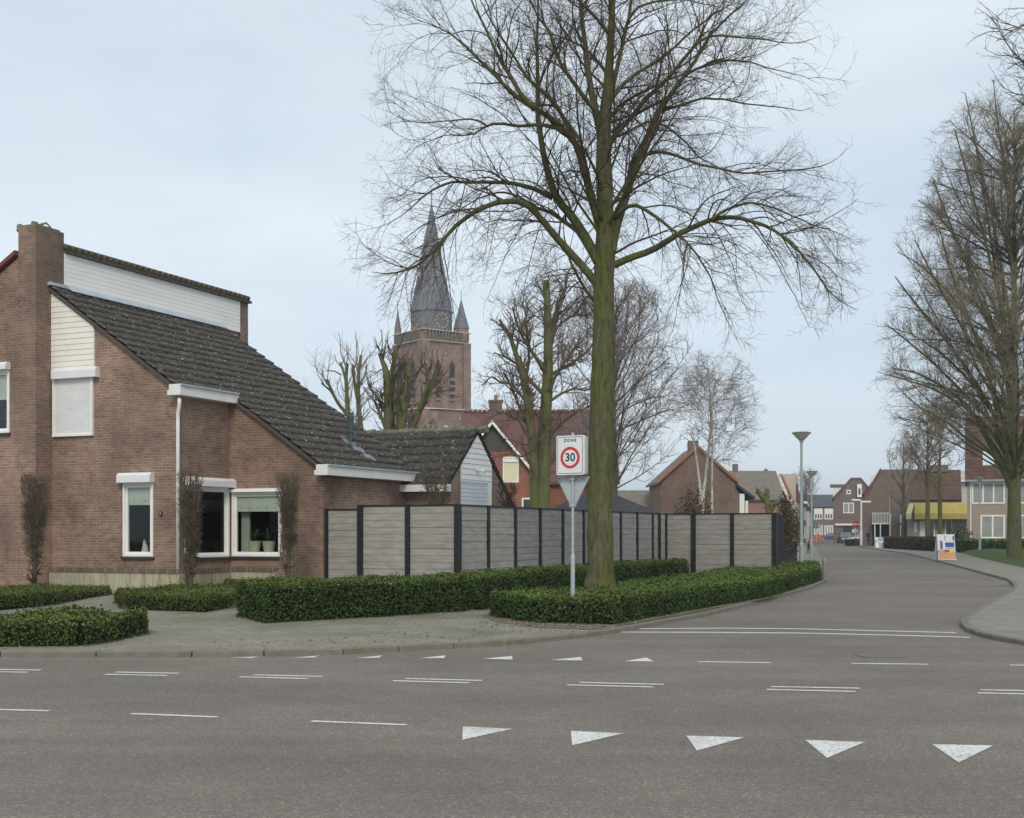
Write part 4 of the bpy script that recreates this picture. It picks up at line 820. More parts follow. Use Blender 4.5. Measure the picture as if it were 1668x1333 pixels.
# cladding above the shutter and the shuttered window
cl = [GU(x, y, 0) for x, y in ((92, 482), (155, 531), (155, 603), (91, 605))]
m = MB(); cu0 = UC + .005; cu1 = cl[1][0]; zb = cl[2][1]; zt = lambda u: RZ(u) - .14
n_ = 11; z = zb
while z < zt(cu0):
    a0, a1 = z, z + .1225
    # clip each board under the roof line
    ur = min(cu1, UC + (7.22 - .14 - a0) / .682); ur2 = min(cu1, max(cu0, UC + (7.22 - .14 - min(a1, zt(cu0))) / .682)); a1c = min(a1, zt(cu0))
    if ur > cu0 + .02: m.prism([(cu0, -.045, a0), (ur, -.045, a0), (ur2, -.034, a1c), (cu0, -.034, a1c)], (0, .05, 0))
    z += .125
m.build('cladding', CREAM, house)
def shutter_box(T, s0, s1, z0, z1, parent, depth=.17):
    m = MB(); m.prism([T(s0, .0, z0), T(s0, depth, z0), T(s0, depth, z1 - .06), T(s0, depth - .06, z1), T(s0, 0, z1)], Vector(T(s1, 0, 0)) - Vector(T(s0, 0, 0)))
    return m.build('shutter_box', SHUT, parent, bevel=.005)
sh0 = GU(88, 613, 0); sh1 = GU(153, 707, 0); bx0 = GU(83, 602, -.15); bx1 = GU(153, 613, -.15)
m = MB(); m.box(sh0[0], sh0[0] + .05, 0, .06, sh1[1], sh0[1], None, TG(0)); m.box(sh1[0] - .05, sh1[0], 0, .06, sh1[1], sh0[1], None, TG(0)); m.box(sh0[0], sh1[0], 0, .07, sh1[1] - .05, sh1[1], None, TG(0))
wn = m.build('window', WHITE, house)
m = MB(); z = sh1[1]
while z < sh0[1] - .01: m.box(sh0[0] + .05, sh1[0] - .05, .012, .034, z, z + .0395, None, TG(0)); z += .043
m.build('roller_shutter', SHUT, wn); shutter_box(TG(0), bx0[0], bx1[0] + .04, bx1[1], bx0[1] + .02, wn, .16)
def window(T, h, blind, box=None, rails=True, divs=(), sill=True, dots=3, fw=.055):
    s0, s1, z0, z1 = h; m = MB()
    m.box(s0, s0 + fw, -.10, .03, z0, z1, None, T); m.box(s1 - fw, s1, -.10, .03, z0, z1, None, T)
    m.box(s0 + fw, s1 - fw, -.10, .028, z1 - fw, z1, None, T); m.box(s0 + fw, s1 - fw, -.10, .028, z0, z0 + fw, None, T)
    f2 = .05
    m.box(s0 + fw, s0 + fw + f2, -.08, -.01, z0 + fw, z1 - fw, None, T); m.box(s1 - fw - f2, s1 - fw, -.08, -.01, z0 + fw, z1 - fw, None, T)
    m.box(s0 + fw + f2, s1 - fw - f2, -.08, -.012, z0 + fw, z0 + fw + f2, None, T); m.box(s0 + fw + f2, s1 - fw - f2, -.08, -.012, z1 - fw - f2, z1 - fw, None, T)
    wn = m.build('window', WHITE, house, bevel=.004)
    a, b, c, d = s0 + fw + f2, s1 - fw - f2, z0 + fw + f2, z1 - fw - f2
    MB().box(a, b, -.05, -.045, c, d, None, T).build('pane', GLASS, wn)
    if blind:
        zb = d - (d - c) * blind
        MB().box(a + .005, b - .005, -.062, -.056, zb + .025, d, None, T).build('blind', BLIND, wn)
        MB().box(a + .005, b - .005, -.066, -.052, zb, zb + .024, None, T).build('blind_rail', GREYW, wn)
        for k in range(dots):
            s = a + (b - a) * (k + .5) / dots; MB().box(s - .012, s + .012, -.0555, -.054, zb + .075, zb + .1, None, T).build('blind_cord_hole', DARK, wn)
    if sill: MB().box(s0 - .03, s1 + .03, -.02, .06, z0 - .05, z0 - .002, None, T).build('sill', flat('dark_sill', (.05, .045, .04), .5), wn)
    if box: shutter_box(T, *box, wn)
    return wn
window(TG(0), W1, .27, (W1[0] - .06, W1[1] + .03, W1[3] + .0, W1[3] + .22), dots=2)
window(TS(0), WA, .28, (WA[0] - .05, WA[1] + .1, WA[3] + .0, WA[3] + .2), dots=3)
wnB = window(TG(V2), WB, .27, None, dots=5)
MB().prism([TG(V2)(WB[0] - .0, 0, WB[3]), TG(V2)(WB[0], .11, WB[3] + .0), TG(V2)(WB[0], .09, WB[3] + .06), TG(V2)(WB[0], 0, WB[3] + .085)], (WB[1] - WB[0] + .02, 0, 0)).build('awning_casing', WHITE, wnB)
window(TG(vF), W0, .45, (W0[0], W0[1] + .03, W0[3], W0[3] + .17), dots=2)
# light jamb seen inside the corner window
MB().box(.14, .36, V2 + .24, V2 + .30, WB[2], WB[3]).build('inner_jamb', flat('inner_jamb_grey', (.45, .48, .44), .8), house)
MB().box(.14, WB[1] + .1, V2 + .13, V2 + .5, WB[2] - .02, WB[2] + .1).build('inner_sill', flat('inner_sill_white', (.6, .6, .57), .6), house)
# vent pipe through the roof with lead slate
pu, pv_ = 1.55, 4.6
pt = GU(571, 745, 4.6); pu = pt[0]
pz = RZ(pu); m = MB(); m.lathe([(.055, -.1), (.055, .3), (.075, .31), (.075, .62), (.09, .63), (.09, .72), (.06, .74), (.06, .8)], (pu, 4.6, pz), 12); m.build('vent_pipe', flat('vent_green_grey', (.055, .085, .085), .6), house)
MB().prism([(pu - .25, 4.35, RZ(pu - .25) + .06), (pu + .7, 4.38, RZ(pu + .7) + .065), (pu + .7, 4.75, RZ(pu + .7) + .065), (pu - .25, 4.8, RZ(pu - .25) + .06)], (.01, 0, .012)).build('lead_slate', flat('lead_slate', (.17, .2, .24), .6, var=.3), house)
# house number plate
hn = GU(262, 838, 0); MB().tube([(hn[0], -.022, hn[1]), (hn[0], .005, hn[1])], .055, 20).build('number_plate', flat('dark_enamel', (.02, .02, .04), .3), house)
text_obj('house_number', '1', .09, WHITE, house, (hn[0], -.024, hn[1]), (R(90), 0, 0), bold=.002)
# plinth with brick-on-edge capping and algae-stained render
m = MB(); zt_ = .70
m.box(UC + .03, .13, -.13, -.002, .1, zt_).box(.005, .13, -.001, V2 - .14, .1, zt_).box(.005, 1.32, V2 - .139, V2 - .002, .1, zt_)
m.build('plinth', noisemat('algae_render', [(.3, (.32, .30, .20)), (.7, (.50, .47, .35))], 3, .95, second=[((.20, .20, .09), 3.6, .50, .66, .75), ((.55, .52, .42), 9, .6, .75, .6)], sc3=(3.0, 3.0, .35)), house)
m = MB(); BR_E = [flat('edge_brick_a', (.17, .12, .095), .9), flat('edge_brick_b', (.225, .16, .12), .9), flat('edge_brick_c', (.14, .115, .085), .9)]
u = UC + .03
k = 0
while u < .1: m.box(u, u + .052, -.15, -.002, zt_ + .002, zt_ + .105, BR_E[(k * 7 // 3) % 3]); u += .064; k += 1
v = 0.02
while v < V2 - .22: m.box(.003, .15, v, v + .052, zt_ + .002, zt_ + .105, BR_E[(k * 5 // 3) % 3]); v += .064; k += 1
u = .16
while u < 1.3: m.box(u, u + .052, V2 - .16, V2 - .002, zt_ + .002, zt_ + .105, BR_E[(k * 4 // 3) % 3]); u += .064; k += 1
m.build('brick_capping', None, house)
# plants and ornaments behind the glass
def pot(px, py0, py1, label, seed, v=V2 + .3):
    a = GU(px, py0, v); b = GU(px, py1, v); h = max(a[1] - b[1], .2); x, y = HW(a[0], v)
    root = empty('potted_plant', (x, y, WB[2] + .1), label=label, cat='potted plant', group='plants behind the corner window')
    MB().lathe([(.10, 0), (.115, .02), (.155, h - .02), (.16, h), (.14, h), (.13, h - .03)], n=18).build('pot', flat('cream_pot', (.60, .60, .47), .5), root, smooth=False)
    g = random.Random(seed); m = MB()
    for k in range(16):
        an = g.random() * 6.28; el = g.uniform(.5, 1.3); L = g.uniform(.24, .42); dx, dy, dz = math.cos(an) * math.cos(el), math.sin(an) * math.cos(el), math.sin(el); q = Vector((-math.sin(an), math.cos(an), 0)) * .026
        p0 = Vector((0, 0, h)); p1 = p0 + Vector((dx, dy, dz)) * L * .6; p2 = p1 + Vector((dx, dy, dz - .5)) * L * .4
        m.poly([p0 - q * .4, p1 - q, p1 + q, p0 + q * .4]).poly([p1 - q, p2, p2, p1 + q][:3]).poly([p1 + q, p1 - q, p2])
    m.build('foliage', leafmat('houseplant_%d' % seed, (.03, .08, .02), (.06, .15, .04), (.12, .22, .06)), root)
pot(415, 882, 900, 'left one of two cream pots with a fern-like plant in the corner window', 1)
pot(438, 882, 900, 'right one of two cream pots with a fern-like plant in the corner window', 2)
a = GU(235, 893, .35); x, y = HW(a[0], .35)
o = MB().prism([(-.08, 0, 0), (.08, 0, 0), (.06, 0, .12), (-.02, 0, .27), (-.05, 0, .12)], (0, .05, 0)).build('ornament', WHITE); o.location = (x, y, W1[2] + .1); o.rotation_euler = (0, 0, -ALPHA); tag(o, 'small white pointed ornament standing behind the narrow window', 'ornament')
MB().box(W1[0] + .0, W1[1], .24, .5, W1[2] - .02, W1[2] + .1).build('inner_sill', MATS['inner_sill_white'], house)

# ------------------------------------------------------------------ the garage
gar = empty('garage', (*HW(3.76, 7.22), 0), -ALPHA, label='low brick garage with dark tiled roof and white boarded gable', cat='garage')
ug, vr, zr_, sg = 0, 0, 4.22, .84; vn, vf = -1.52, 1.9; gl_ = -6.0
m = MB()
m.box(gl_, -.22, vn, vn + .2, .1, 2.9)
GDv0, GDv1 = GV(750, 800, 3.76)[0] - 7.22, GV(800, 800, 3.76)[0] - 7.22
m.box(-.2, 0, vn, GDv0, .1, 2.86); m.box(-.2, 0, GDv1, vf, .1, 2.55)
m.prism([(-.2, vn, 2.86), (-.2, GDv0, 2.86), (-.2, GDv0, zr_ + sg * GDv0 - .14), (-.2, vn, zr_ + sg * vn - .02)], (.2, 0, 0))
m.prism([(-.2, GDv1, 2.55), (-.2, vf, 2.55), (-.2, vf, zr_ - sg * vf - .02), (-.2, GDv1, zr_ - sg * GDv1 - .14)], (.2, 0, 0))
m.box(gl_, -.2, vf - .2, vf, .1, 2.5)
m.build('wall', BRICK, gar)
m = MB(); z = 2.93
while z < zr_ - .15:
    z1_ = min(z + .13, zr_ - .13); a0 = max(GDv0 + .003, -(zr_ - .13 - z) / sg); b0 = min(GDv1 - .003, (zr_ - .13 - z) / sg); a1 = max(GDv0 + .003, -(zr_ - .13 - z1_) / sg); b1 = min(GDv1 - .003, (zr_ - .13 - z1_) / sg)
    m.prism([(.03, a0, z), (.03, b0, z), (.015, b1, z1_ + .002), (.015, a1, z1_ + .002)], (-.06, 0, 0)); z += .137
m.build('gable_boards', WHITE, gar)
m = MB(); z = .3
while z < 2.86: m.box(-.05, 0.0, GDv0 + .04, GDv1 - .2, z, z + .093); z += .1
m.build('garage_door', flat('door_blue_white', (.66, .70, .73), .5, var=.03), gar)
MB().box(-.06, .02, GDv1 - .2, GDv1 - .003, .3, 2.92).box(-.06, .02, GDv0 + .003, GDv1 - .2, 2.87, 2.925).build('door_frame', WHITE, gar)
MB().box(.03, .13, -.1, .02, 3.16, 3.22).tube([(.13, -.04, 3.19), (.24, -.04, 3.14)], .05, 8).build('lamp', CREAM, gar)
dv = Vector((0, -1, -sg)).normalized()
tiled('roof', (gl_, 0, zr_ + .0), (1, 0, 0), dv, -gl_ + .05, 1.75 / abs(dv.y), gar)
tiled('roof', (gl_, 0, zr_ + .0), (1, 0, 0), Vector((0, 1, -sg)), -gl_ + .035, 2.5 / abs(dv.y), gar)
m = MB(); m.prism([(gl_, 0, zr_ - .03), (gl_, -1.7, zr_ - .03 - 1.7 * sg), (gl_, -1.7, zr_ - .08 - 1.7 * sg), (gl_, 0, zr_ - .08), (gl_, 2.45, zr_ - .08 - 2.45 * sg), (gl_, 2.45, zr_ - .03 - 2.45 * sg)], (-gl_ + .03, 0, 0)); m.build('verge', flat('dark_verge', (.045, .035, .03), .8), gar)
m = MB(); k = 0; x = gl_
while x < .1: m.tube([(x, 0, zr_ + .0 + .008 * math.sin(k * 3)), (x + .3, 0, zr_ + .02 + .01 * math.sin(k * 5))], [.085, .1], 8); x += .3; k += 1
m.build('ridge_tiles', MOSSRIDGE, gar)
MB().box(gl_, .1, vn - .32, vn - .18, zr_ - 1.75 * sg - .15, zr_ - 1.75 * sg + .02).build('gutter', WHITE, gar)

# ------------------------------------------------------------------ the board fence, one thing
fence = empty('board_fence', (*HW(U2, V2), 0), 0, label='tall grey horizontal board fence with black posts along the garden', cat='fence')
fo = Vector((*HW(U2, V2), 0))
FH = 2.16
def panel(a, b, z0, z1, seed, post=True, gate=False, last=False):
    a, b = Vector((*a, 0)) - fo, Vector((*b, 0)) - fo; t = (b - a).normalized(); n_ = Vector((t.y, -t.x, 0)); L = (b - a).length; g = random.Random(seed); m = MB(); H = z1 - z0; nb = 13; h = H / nb
    for k in range(nb):
        off = g.uniform(-.006, .006) + .004; p0 = a + t * .04; q = t * (L - .08); zz = z0 + k * h
        m.prism([p0 + n_ * off + Vector((0, 0, zz + .002)), p0 + n_ * (off - .022) + Vector((0, 0, zz + .002)), p0 + n_ * (off - .022) + Vector((0, 0, zz + h - .003)), p0 + n_ * (off - .004) + Vector((0, 0, zz + h - .003))], q)
    p0 = a + t * .05; m.prism([p0 - n_ * .03 + Vector((0, 0, z0)), p0 - n_ * .04 + Vector((0, 0, z0)), p0 - n_ * .04 + Vector((0, 0, z1)), p0 - n_ * .03 + Vector((0, 0, z1))], t * (L - .1))
    m.build('gate' if gate else 'board_panel', FENCE, fence)
    p0 = a + t * .05; MB().prism([p0 + n_ * .02 + Vector((0, 0, z1 + .002)), p0 - n_ * .045 + Vector((0, 0, z1 + .002)), p0 - n_ * .045 + Vector((0, 0, z1 + .037)), p0 + n_ * .02 + Vector((0, 0, z1 + .037))], t * (L - .1)).build('cap_rail', BLACKP, fence)
def post(a, w_=.085, z1=FH + .04):
    p = Vector((*a, 0)) - fo
    o = MB(); c, s_ = CA, -SA
    T = lambda x, y, z: (p.x + x * c - y * s_, p.y + x * s_ + y * c, z)
    o.box(-w_ / 2, w_ / 2, -w_ / 2 - .015, w_ / 2, .05, z1, None, T); return o.build('post', BLACKP, fence)
def bl(o, t): return (o[0] + CA * t, o[1] - SA * t)
def al(o, t): return (o[0] + SA * t, o[1] + CA * t)
fA = HW(U2 + .06, V2 + .05)
def t_at(o, px, dr):  # distance along dr from o where the photo column px is
    k = (px - CX) / F; return (k * o[1] - o[0]) / (dr[0] - k * dr[1])
DB, DA = (CA, -SA), (SA, CA)
ts = [0, t_at(fA, 588, DB), t_at(fA, 665, DB), t_at(fA, 746, DB)]
P_ = [bl(fA, t) for t in ts]
panel(P_[0], P_[1], .2, 2.08, 1, gate=True); panel(P_[1], P_[2], .2, FH, 2); panel(P_[2], P_[3], .2, FH, 3)
post(P_[0], .06, 2.12); post(P_[1], .12); post(P_[2], .1); post(P_[3], .12)
c0 = P_[3]; Q_ = [al(c0, 1.51 * k) for k in range(10)] + [al(c0, 14.25)]
for i in range(len(Q_) - 1):
    panel(Q_[i], Q_[i + 1], .18, FH, 10 + i)
    post(Q_[i + 1], .085 if i < 9 else .12)
c1 = al(c0, 15.0); post(c1, .12)
panel(Q_[-1], c1, .18, FH, 29)
S_ = [c1] + [bl(c1, t_at(c1, x, DB)) for x in (1130, 1193, 1262)]
for i in range(3): panel(S_[i], S_[i + 1], .12, FH, 30 + i); post(S_[i + 1], .14 if i != 1 else .11)
DS = (.237, .971); c2 = S_[-1]
W_ = [(c2[0] + DS[0] * 1.5 * k, c2[1] + DS[1] * 1.5 * k) for k in range(6)]
for i in range(5): panel(W_[i], W_[i + 1], .12, FH, 40 + i); post(W_[i + 1], .1)
# low black garden fence further along
e0 = Vector((W_[-1][0] + .1, W_[-1][1] + .2)); e1 = e0 + Vector(DS) * 18
gf = empty('garden_fence', (e0.x, e0.y, 0), math.atan2(DS[1], DS[0]), label='low black garden fence running along the pavement past the board fence', cat='fence')
m = MB()
for k in range(120): m.box(k * .15, k * .15 + .11, -.015, .01, .15, 1.12)
m.build('pickets', BLACKP, gf); MB().box(0, 18, -.045, -.016, .35, .42).box(0, 18, -.045, -.016, .9, .97).build('rail', BLACKP, gf)
for k in range(7): MB().box(k * 3 - .04, k * 3 + .04, -.06, .02 + .003, .1, 1.18).build('post', BLACKP, gf)

# ------------------------------------------------------------------ speed-limit sign
D = 22.0; p = PD(933, 868, D); s_ = F / D
sg_ = empty('zone_sign', (p.x, D, .07), R(-30), label='white ZONE 30 sign over the back of a grey triangular sign on a pole', cat='road sign')
zz = lambda y: EYE + (HY - y) / s_ - .07
MB().lathe([(.038, 0), (.038, zz(910)), (.024, zz(903)), (.024, zz(706))], n=14).build('pole', METAL, sg_, smooth=False)
w2 = .262; zt1, zb1 = zz(711), zz(775)
def rrect(w_, z0, z1, r, n=5):
    out = []
    for cx_, cz_, a0 in ((w_ - r, z1 - r, 0), (-w_ + r, z1 - r, 90), (-w_ + r, z0 + r, 180), (w_ - r, z0 + r, 270)):
        for k in range(n + 1): a = R(a0 + 90 * k / n); out.append((cx_ + r * math.cos(a), cz_ + r * math.sin(a)))
    return out
RC = lambda pts, y: [(x, y, z) for x, z in pts]
SIGNW = flat('sign_white', (.72, .74, .74), .35, var=.03); SIGNB = flat('sign_black', (.03, .03, .035), .4); SIGNR = flat('sign_red', (.55, .04, .035), .35, var=.05); SIGNG = flat('sign_back_grey', (.42, .46, .47), .5, var=.06)
MB().prism(RC(rrect(w2, zb1, zt1, .03), -.10), (0, .055, 0)).build('plate', SIGNW, sg_)
MB().prism(RC(rrect(w2 - .01, zb1 + .01, zt1 - .01, .03), .045), (0, .03, 0)).build('rear_plate', SIGNG, sg_)
MB().box(-.05, .05, -.043, .043, zt1 - .12, zt1 - .08).box(-.05, .05, -.043, .043, zb1 + .1, zb1 + .14).build('clamp', METAL, sg_)
o_, i_ = rrect(w2 - .022, zb1 + .022, zt1 - .022, .022), rrect(w2 - .031, zb1 + .031, zt1 - .031, .016); m = MB()
for k in range(len(o_)): j = (k + 1) % len(o_); m.poly([(o_[k][0], -.1015, o_[k][1]), (o_[j][0], -.1015, o_[j][1]), (i_[j][0], -.1015, i_[j][1]), (i_[k][0], -.1015, i_[k][1])])
m.build('border_line', SIGNB, sg_, fix=False)
zc_ = zz(747); rO, rI = .185, .135; m = MB()
for k in range(48):
    a, b = 2 * math.pi * k / 48, 2 * math.pi * (k + 1) / 48
    m.poly([(rO * math.cos(a), -.1018, zc_ + rO * math.sin(a)), (rO * math.cos(b), -.1018, zc_ + rO * math.sin(b)), (rI * math.cos(b), -.1018, zc_ + rI * math.sin(b)), (rI * math.cos(a), -.1018, zc_ + rI * math.sin(a))])
m.build('red_ring', SIGNR, sg_, fix=False)
text_obj('sign_text', '30', .195, SIGNB, sg_, (0, -.1022, zc_), (R(90), 0, 0), bold=.004)
text_obj('sign_text', 'Z O N E', .066, SIGNB, sg_, (0, -.1022, zt1 - .085), (R(90), 0, 0), bold=.0025)
# grey back of the give-way triangle
zt2, zb2 = zz(778), zz(831); hw = .305; tri = [(-hw, zt2 - .015), (-hw + .015, zt2), (hw - .015, zt2), (hw, zt2 - .015), (.012, zb2), (-.012, zb2)]
tp_ = MB().prism(RC(tri, .03), (0, .012, 0)).build('triangle_plate', SIGNG, sg_)
m = MB(); cz = (zt2 * 2 + zb2) / 3
for k in range(6):
    a, b = tri[k], tri[(k + 1) % 6]; f = lambda q, c: (q[0] * c, cz + (q[1] - cz) * c)
    a2, b2 = f(a, .955), f(b, .955); m.prism([(a[0], .0, a[1]), (b[0], .0, b[1]), (b2[0], .0, b2[1]), (a2[0], .0, a2[1])], (0, .029, 0))
m.build('rim', METAL, tp_)
MB().box(-.05, .05, -.035, .03, zt2 - .05, zt2 - .015).box(-.05, .05, -.035, .03, zb2 + .05, zb2 + .085).build('clamp', METAL, sg_)
MB().box(hw - .12, hw - .075, .024, .029, zt2 - .075, zt2 - .035).build('sticker', flat('blue_sticker', (.05, .3, .6), .4), tp_)

# ------------------------------------------------------------------ street lamps
def lamp(px, d, ytop, label, base_z=.07, k=1.0):
    q = PD(px, ytop, d); H = q.z - base_z
    root = empty('street_lamp', (q.x, d, base_z), label=label, cat='street lamp', group='mushroom street lamps')
    MB().lathe([(.085, 0), (.085, 1.1), (.055, 1.15), (.045, H - .42)], n=12).build('pole', GREENGREY, root)
    MB().lathe([(.06, H - .42), (.075, H - .34), (.09, H - .32)], n=14).build('collar', GREENGREY, root)
    MB().lathe([(.085, H - .32), (.16, H - .25), (.27, H - .13), (.33, H - .07)], n=20).build('lamp_shade', noisemat('lamp_bowl_%d' % px, [(.3, (.42, .42, .38)), (.7, (.52, .52, .47))], 8, .35), root, smooth=True)
    MB().lathe([(.345, H - .07), (.35, H - .05), (.30, H - .02), (.1, H)], n=20).build('lid', flat('lamp_lid', (.16, .16, .14), .5), root, smooth=True)
    return root
lamp(1305.5, 46.5, 704, 'nearest mushroom street lamp, rising behind the end of the low hedge')
lamp(1322, 76, 768, 'second mushroom street lamp on the far left pavement')
lamp(1596, 93, 778, 'pale mushroom street lamp before the brick terrace windows', .35)
lamp(1449, 146, 800, 'thin mushroom street lamp against the big brown gable building')
q = PD(1403, 817, 147); dl = empty('double_lamp', (q.x, 147, .1), R(10), label='white double headed lamp post on the far street', cat='street lamp'); H = q.z - .1
MB().lathe([(.15, 0), (.15, 1.5), (.1, 1.6), (.09, H)], n=10).build('pole', WHITE, dl)
for sx in (-1, 1): MB().box(min(sx * .15, sx * 1.15), max(sx * .15, sx * 1.15), -.18, .18, H - .02 + (.0 if sx < 0 else -.2), H + .2 + (0 if sx < 0 else -.2)).build('lamp_head', WHITE, dl, bevel=.05)
MB().box(-.14, .14, -.06, .06, H - .15, H + .05).build('bracket', WHITE, dl)
# bollard by the hedge end
bx_, by_ = G(1343, 946, .07); b_ = empty('bollard', (bx_, by_, .07), label='short grey concrete post at the hedge end on the kerb corner', cat='bollard')
MB().lathe([(.085, 0), (.08, .62), (.06, .68), (.02, .71)], n=14).build('post', noisemat('concrete', [(.3, (.19, .18, .165)), (.7, (.27, .26, .235))], 8, .9), b_)

# ------------------------------------------------------------------ generic far buildings
def far_window(b, T, s0, s1, z0, z1, n=2, pane=PANEN, fw=.09, name='window', proud=.04):
    m = MB(); m.box(s0, s1, 0, proud, z0, z0 + fw, None, T).box(s0, s1, 0, proud, z1 - fw, z1, None, T); w_ = (s1 - s0 - fw) / n
    for k in range(n + 1): m.box(s0 + k * w_, s0 + k * w_ + fw, 0, proud - .001, z0 + fw, z1 - fw, None, T)
    o = m.build(name, WHITE, b)
    for k in range(n): MB().box(s0 + k * w_ + fw, s0 + (k + 1) * w_, -.02, .012, z0 + fw, z1 - fw, None, T).build('pane', pane, o)
    return o
TF = lambda y=0: (lambda s, n, z: (s, y - n, z))       # front faces -y
X_ = lambda px, d: (px - CX) / F * d
Z_ = lambda py, d: EYE + (HY - py) / F * d
def RG(px0, d, deg):
    c, s = math.cos(R(deg)), math.sin(R(deg)); X0 = X_(px0, d)
    return lambda q: (((q - CX) / F) * d - X0) / (c - (q - CX) / F * s)
# red brick villa
D = 75; rh = empty('red_brick_house', (X_(802, D), D, 0), 0, label='red brick house with dark red tiled roof and white bargeboards', cat='house')
ap = Z_(687, D); hw = 2.5; ez = ap - hw * 1.22; X0 = X_(802, D)
m = MB(); m.prism([(-hw, 0, 0), (hw, 0, 0), (hw, 0, ez), (1.35, 0, ez + (hw - 1.35) * 1.22 - .12), (-1.35, 0, ez + (hw - 1.35) * 1.22 - .12), (-hw, 0, ez)], (0, 5, 0))
xl, xr = X_(752, 78) - X0, X_(1003, 78) - X0; rz = Z_(672, 81.5)
m.prism([(xl, 3.0, 0), (xl, 10.5, 0), (xl, 10.5, 4.9), (xl, 6.7, rz - .2), (xl, 3.0, 4.9)], (xr - xl, 0, 0)); m.build('wall', BRICKRED, rh)
zc1 = ez + (hw - 1.35) * 1.22 - .11
MB().prism([(-1.33, -.02, zc1), (1.33, -.02, zc1), (0, -.02, ap - .15)], (0, .4, 0)).build('gable_boards', flat('grey_gable_boards', (.085, .075, .068), .9, var=.3, vs=8), rh)
m = MB()
for sx in (-1, 1): m.prism([(0, -.35, ap + .06), (0, -.35, ap - .09), (sx * (hw + .25), -.35, ez - .09 - .25 * 1.22), (sx * (hw + .25), -.35, ez + .06 - .25 * 1.22)], (0, 6.5, 0))
m.prism([(xl - .2, 2.7, 4.62), (xl - .2, 6.7, rz), (xl - .2, 6.7, rz - .15), (xl - .2, 2.7, 4.47)], (xr - xl + .4, 0, 0)); m.prism([(xl - .2, 6.7, rz), (xl - .2, 10.8, 4.6), (xl - .2, 10.8, 4.45), (xl - .2, 6.7, rz - .15)], (xr - xl + .4, 0, 0))
rr_ = m.build('roof', TILERED, rh)
m = MB()
for sx in (-1, 1): m.prism([(0, -.4, ap + .02), (0, -.4, ap - .2), (sx * (hw + .25), -.4, ez - .2 - .25 * 1.22), (sx * (hw + .25), -.4, ez + .02 - .25 * 1.22)], (0, .04, 0))
m.prism([(xr + .2, 2.6, 4.65), (xr + .2, 6.7, rz + .03), (xr + .2, 6.7, rz - .2), (xr + .2, 2.6, 4.4)], (.05, 0, 0)); m.build('bargeboard', WHITE, rh)
m = MB()
for k in range(32): x = xl + k * (xr - xl) / 32; m.tube([(x, 6.7, rz + .02), (x + .26, 6.7, rz + .06)], [.12, .15], 7)
m.build('ridge_tiles', TILERED, rh)
for (pa, pb, yt, yb_, dd) in ((797, 818, 652, 690, 79.5), (858, 869, 640, 676, 81)):
    a, b = X_(pa, dd) - X0, X_(pb, dd) - X0
    c = MB().box(a, b, dd - D - .4, dd - D + .4, Z_(yb_, dd) - .3, Z_(yt + 3, dd)).box(a - .06, b + .06, dd - D - .46, dd - D + .46, Z_(yt + 3, dd) + .002, Z_(yt, dd)).build('chimney', BRICKBRN, rh)
    MB().lathe([(.12, Z_(yt, dd)), (.1, Z_(yt, dd) + .35)], ((a + b) / 2, dd - D, 0), 8).build('chimney_pot', TILEORG, c)
wn_ = far_window(rh, TF(0), X_(819, D) - X0, X_(845, D) - X0, Z_(787, D), Z_(745, D), 1, flat('pale_yellow_blind', (.66, .66, .44), .5, var=.05), .07)
MB().box(X_(819, D) - X0, X_(845, D) - X0, 0, .03, Z_(754, D), Z_(745, D), None, TF(-.042)).build('lintel_panel', WHITE, wn_)
MB().box(X_(817, D) - X0, X_(847, D) - X0, -.05, -.0, Z_(745, D) + .01, Z_(737, D)).build('brick_arch', TILEORG, rh)
far_window(rh, TF(0), X_(850, D) - X0, X_(886, D) - X0, Z_(850, D), Z_(812, D), 2, PANE)
# dark hipped outbuilding
D = 58; ob = empty('outbuilding', (X_(880, D), D, 0), 0, label='low outbuilding with dark hipped roof and white fascia behind the fence', cat='outbuilding')
L_ = X_(1081, D) - X_(880, D); ez = Z_(839, D)
MB().box(.3, L_ - .3, .3, 5, 0, ez - .2).build('wall', flat('cream_wall', (.5, .47, .4), .8, var=.1), ob)
m = MB(); A_ = [(0, 0, ez), (L_, 0, ez), (L_, 5.3, ez), (0, 5.3, ez)]; B_ = [(1.9, 2.65, ez + .95), (L_ - 1.9, 2.65, ez + .95)]
m.poly([A_[0], A_[1], B_[1], B_[0]]).poly([A_[1], A_[2], B_[1]]).poly([A_[2], A_[3], B_[0], B_[1]]).poly([A_[3], A_[0], B_[0]]).poly(A_); m.build('roof', DARKROOF, ob)
MB().box(0.02, L_ - .02, .02, 5.28, ez - .2, ez - .003).build('fascia', WHITE, ob)
MB().box(L_ * .62, L_ * .92, .25, .298, .3, ez - .3).build('door', PANE, ob)
# brown gable house
D = 110; bh = empty('gable_house', (X_(1136, D), D, 0), 0, label='brown brick gable house with orange verge tiles behind the birch', cat='house'); X0 = X_(1136, D)
xl, xr, ap = X_(1072, D) - X0, X_(1200, D) - X0, Z_(728, D); zl, zr2 = Z_(787, D), Z_(785, D)
MB().prism([(xl + .2, 0, 0), (xr - .1, 0, 0), (xr - .1, 0, zr2), (0, 0, ap - .1), (xl + .2, 0, zl)], (0, 9, 0)).build('wall', BRICKBRN, bh)
m = MB()
m.prism([(0, -.12, ap + .05), (0, -.12, ap - .13), (xl - .1, -.12, zl - .15), (xl - .1, -.12, zl + .03)], (0, 9.3, 0)); m.prism([(0, -.12, ap + .05), (xr + .1, -.12, zr2 + .0), (xr + .1, -.12, zr2 - .18), (0, -.12, ap - .13)], (0, 9.3, 0)); rf = m.build('roof', TILEGREY, bh)
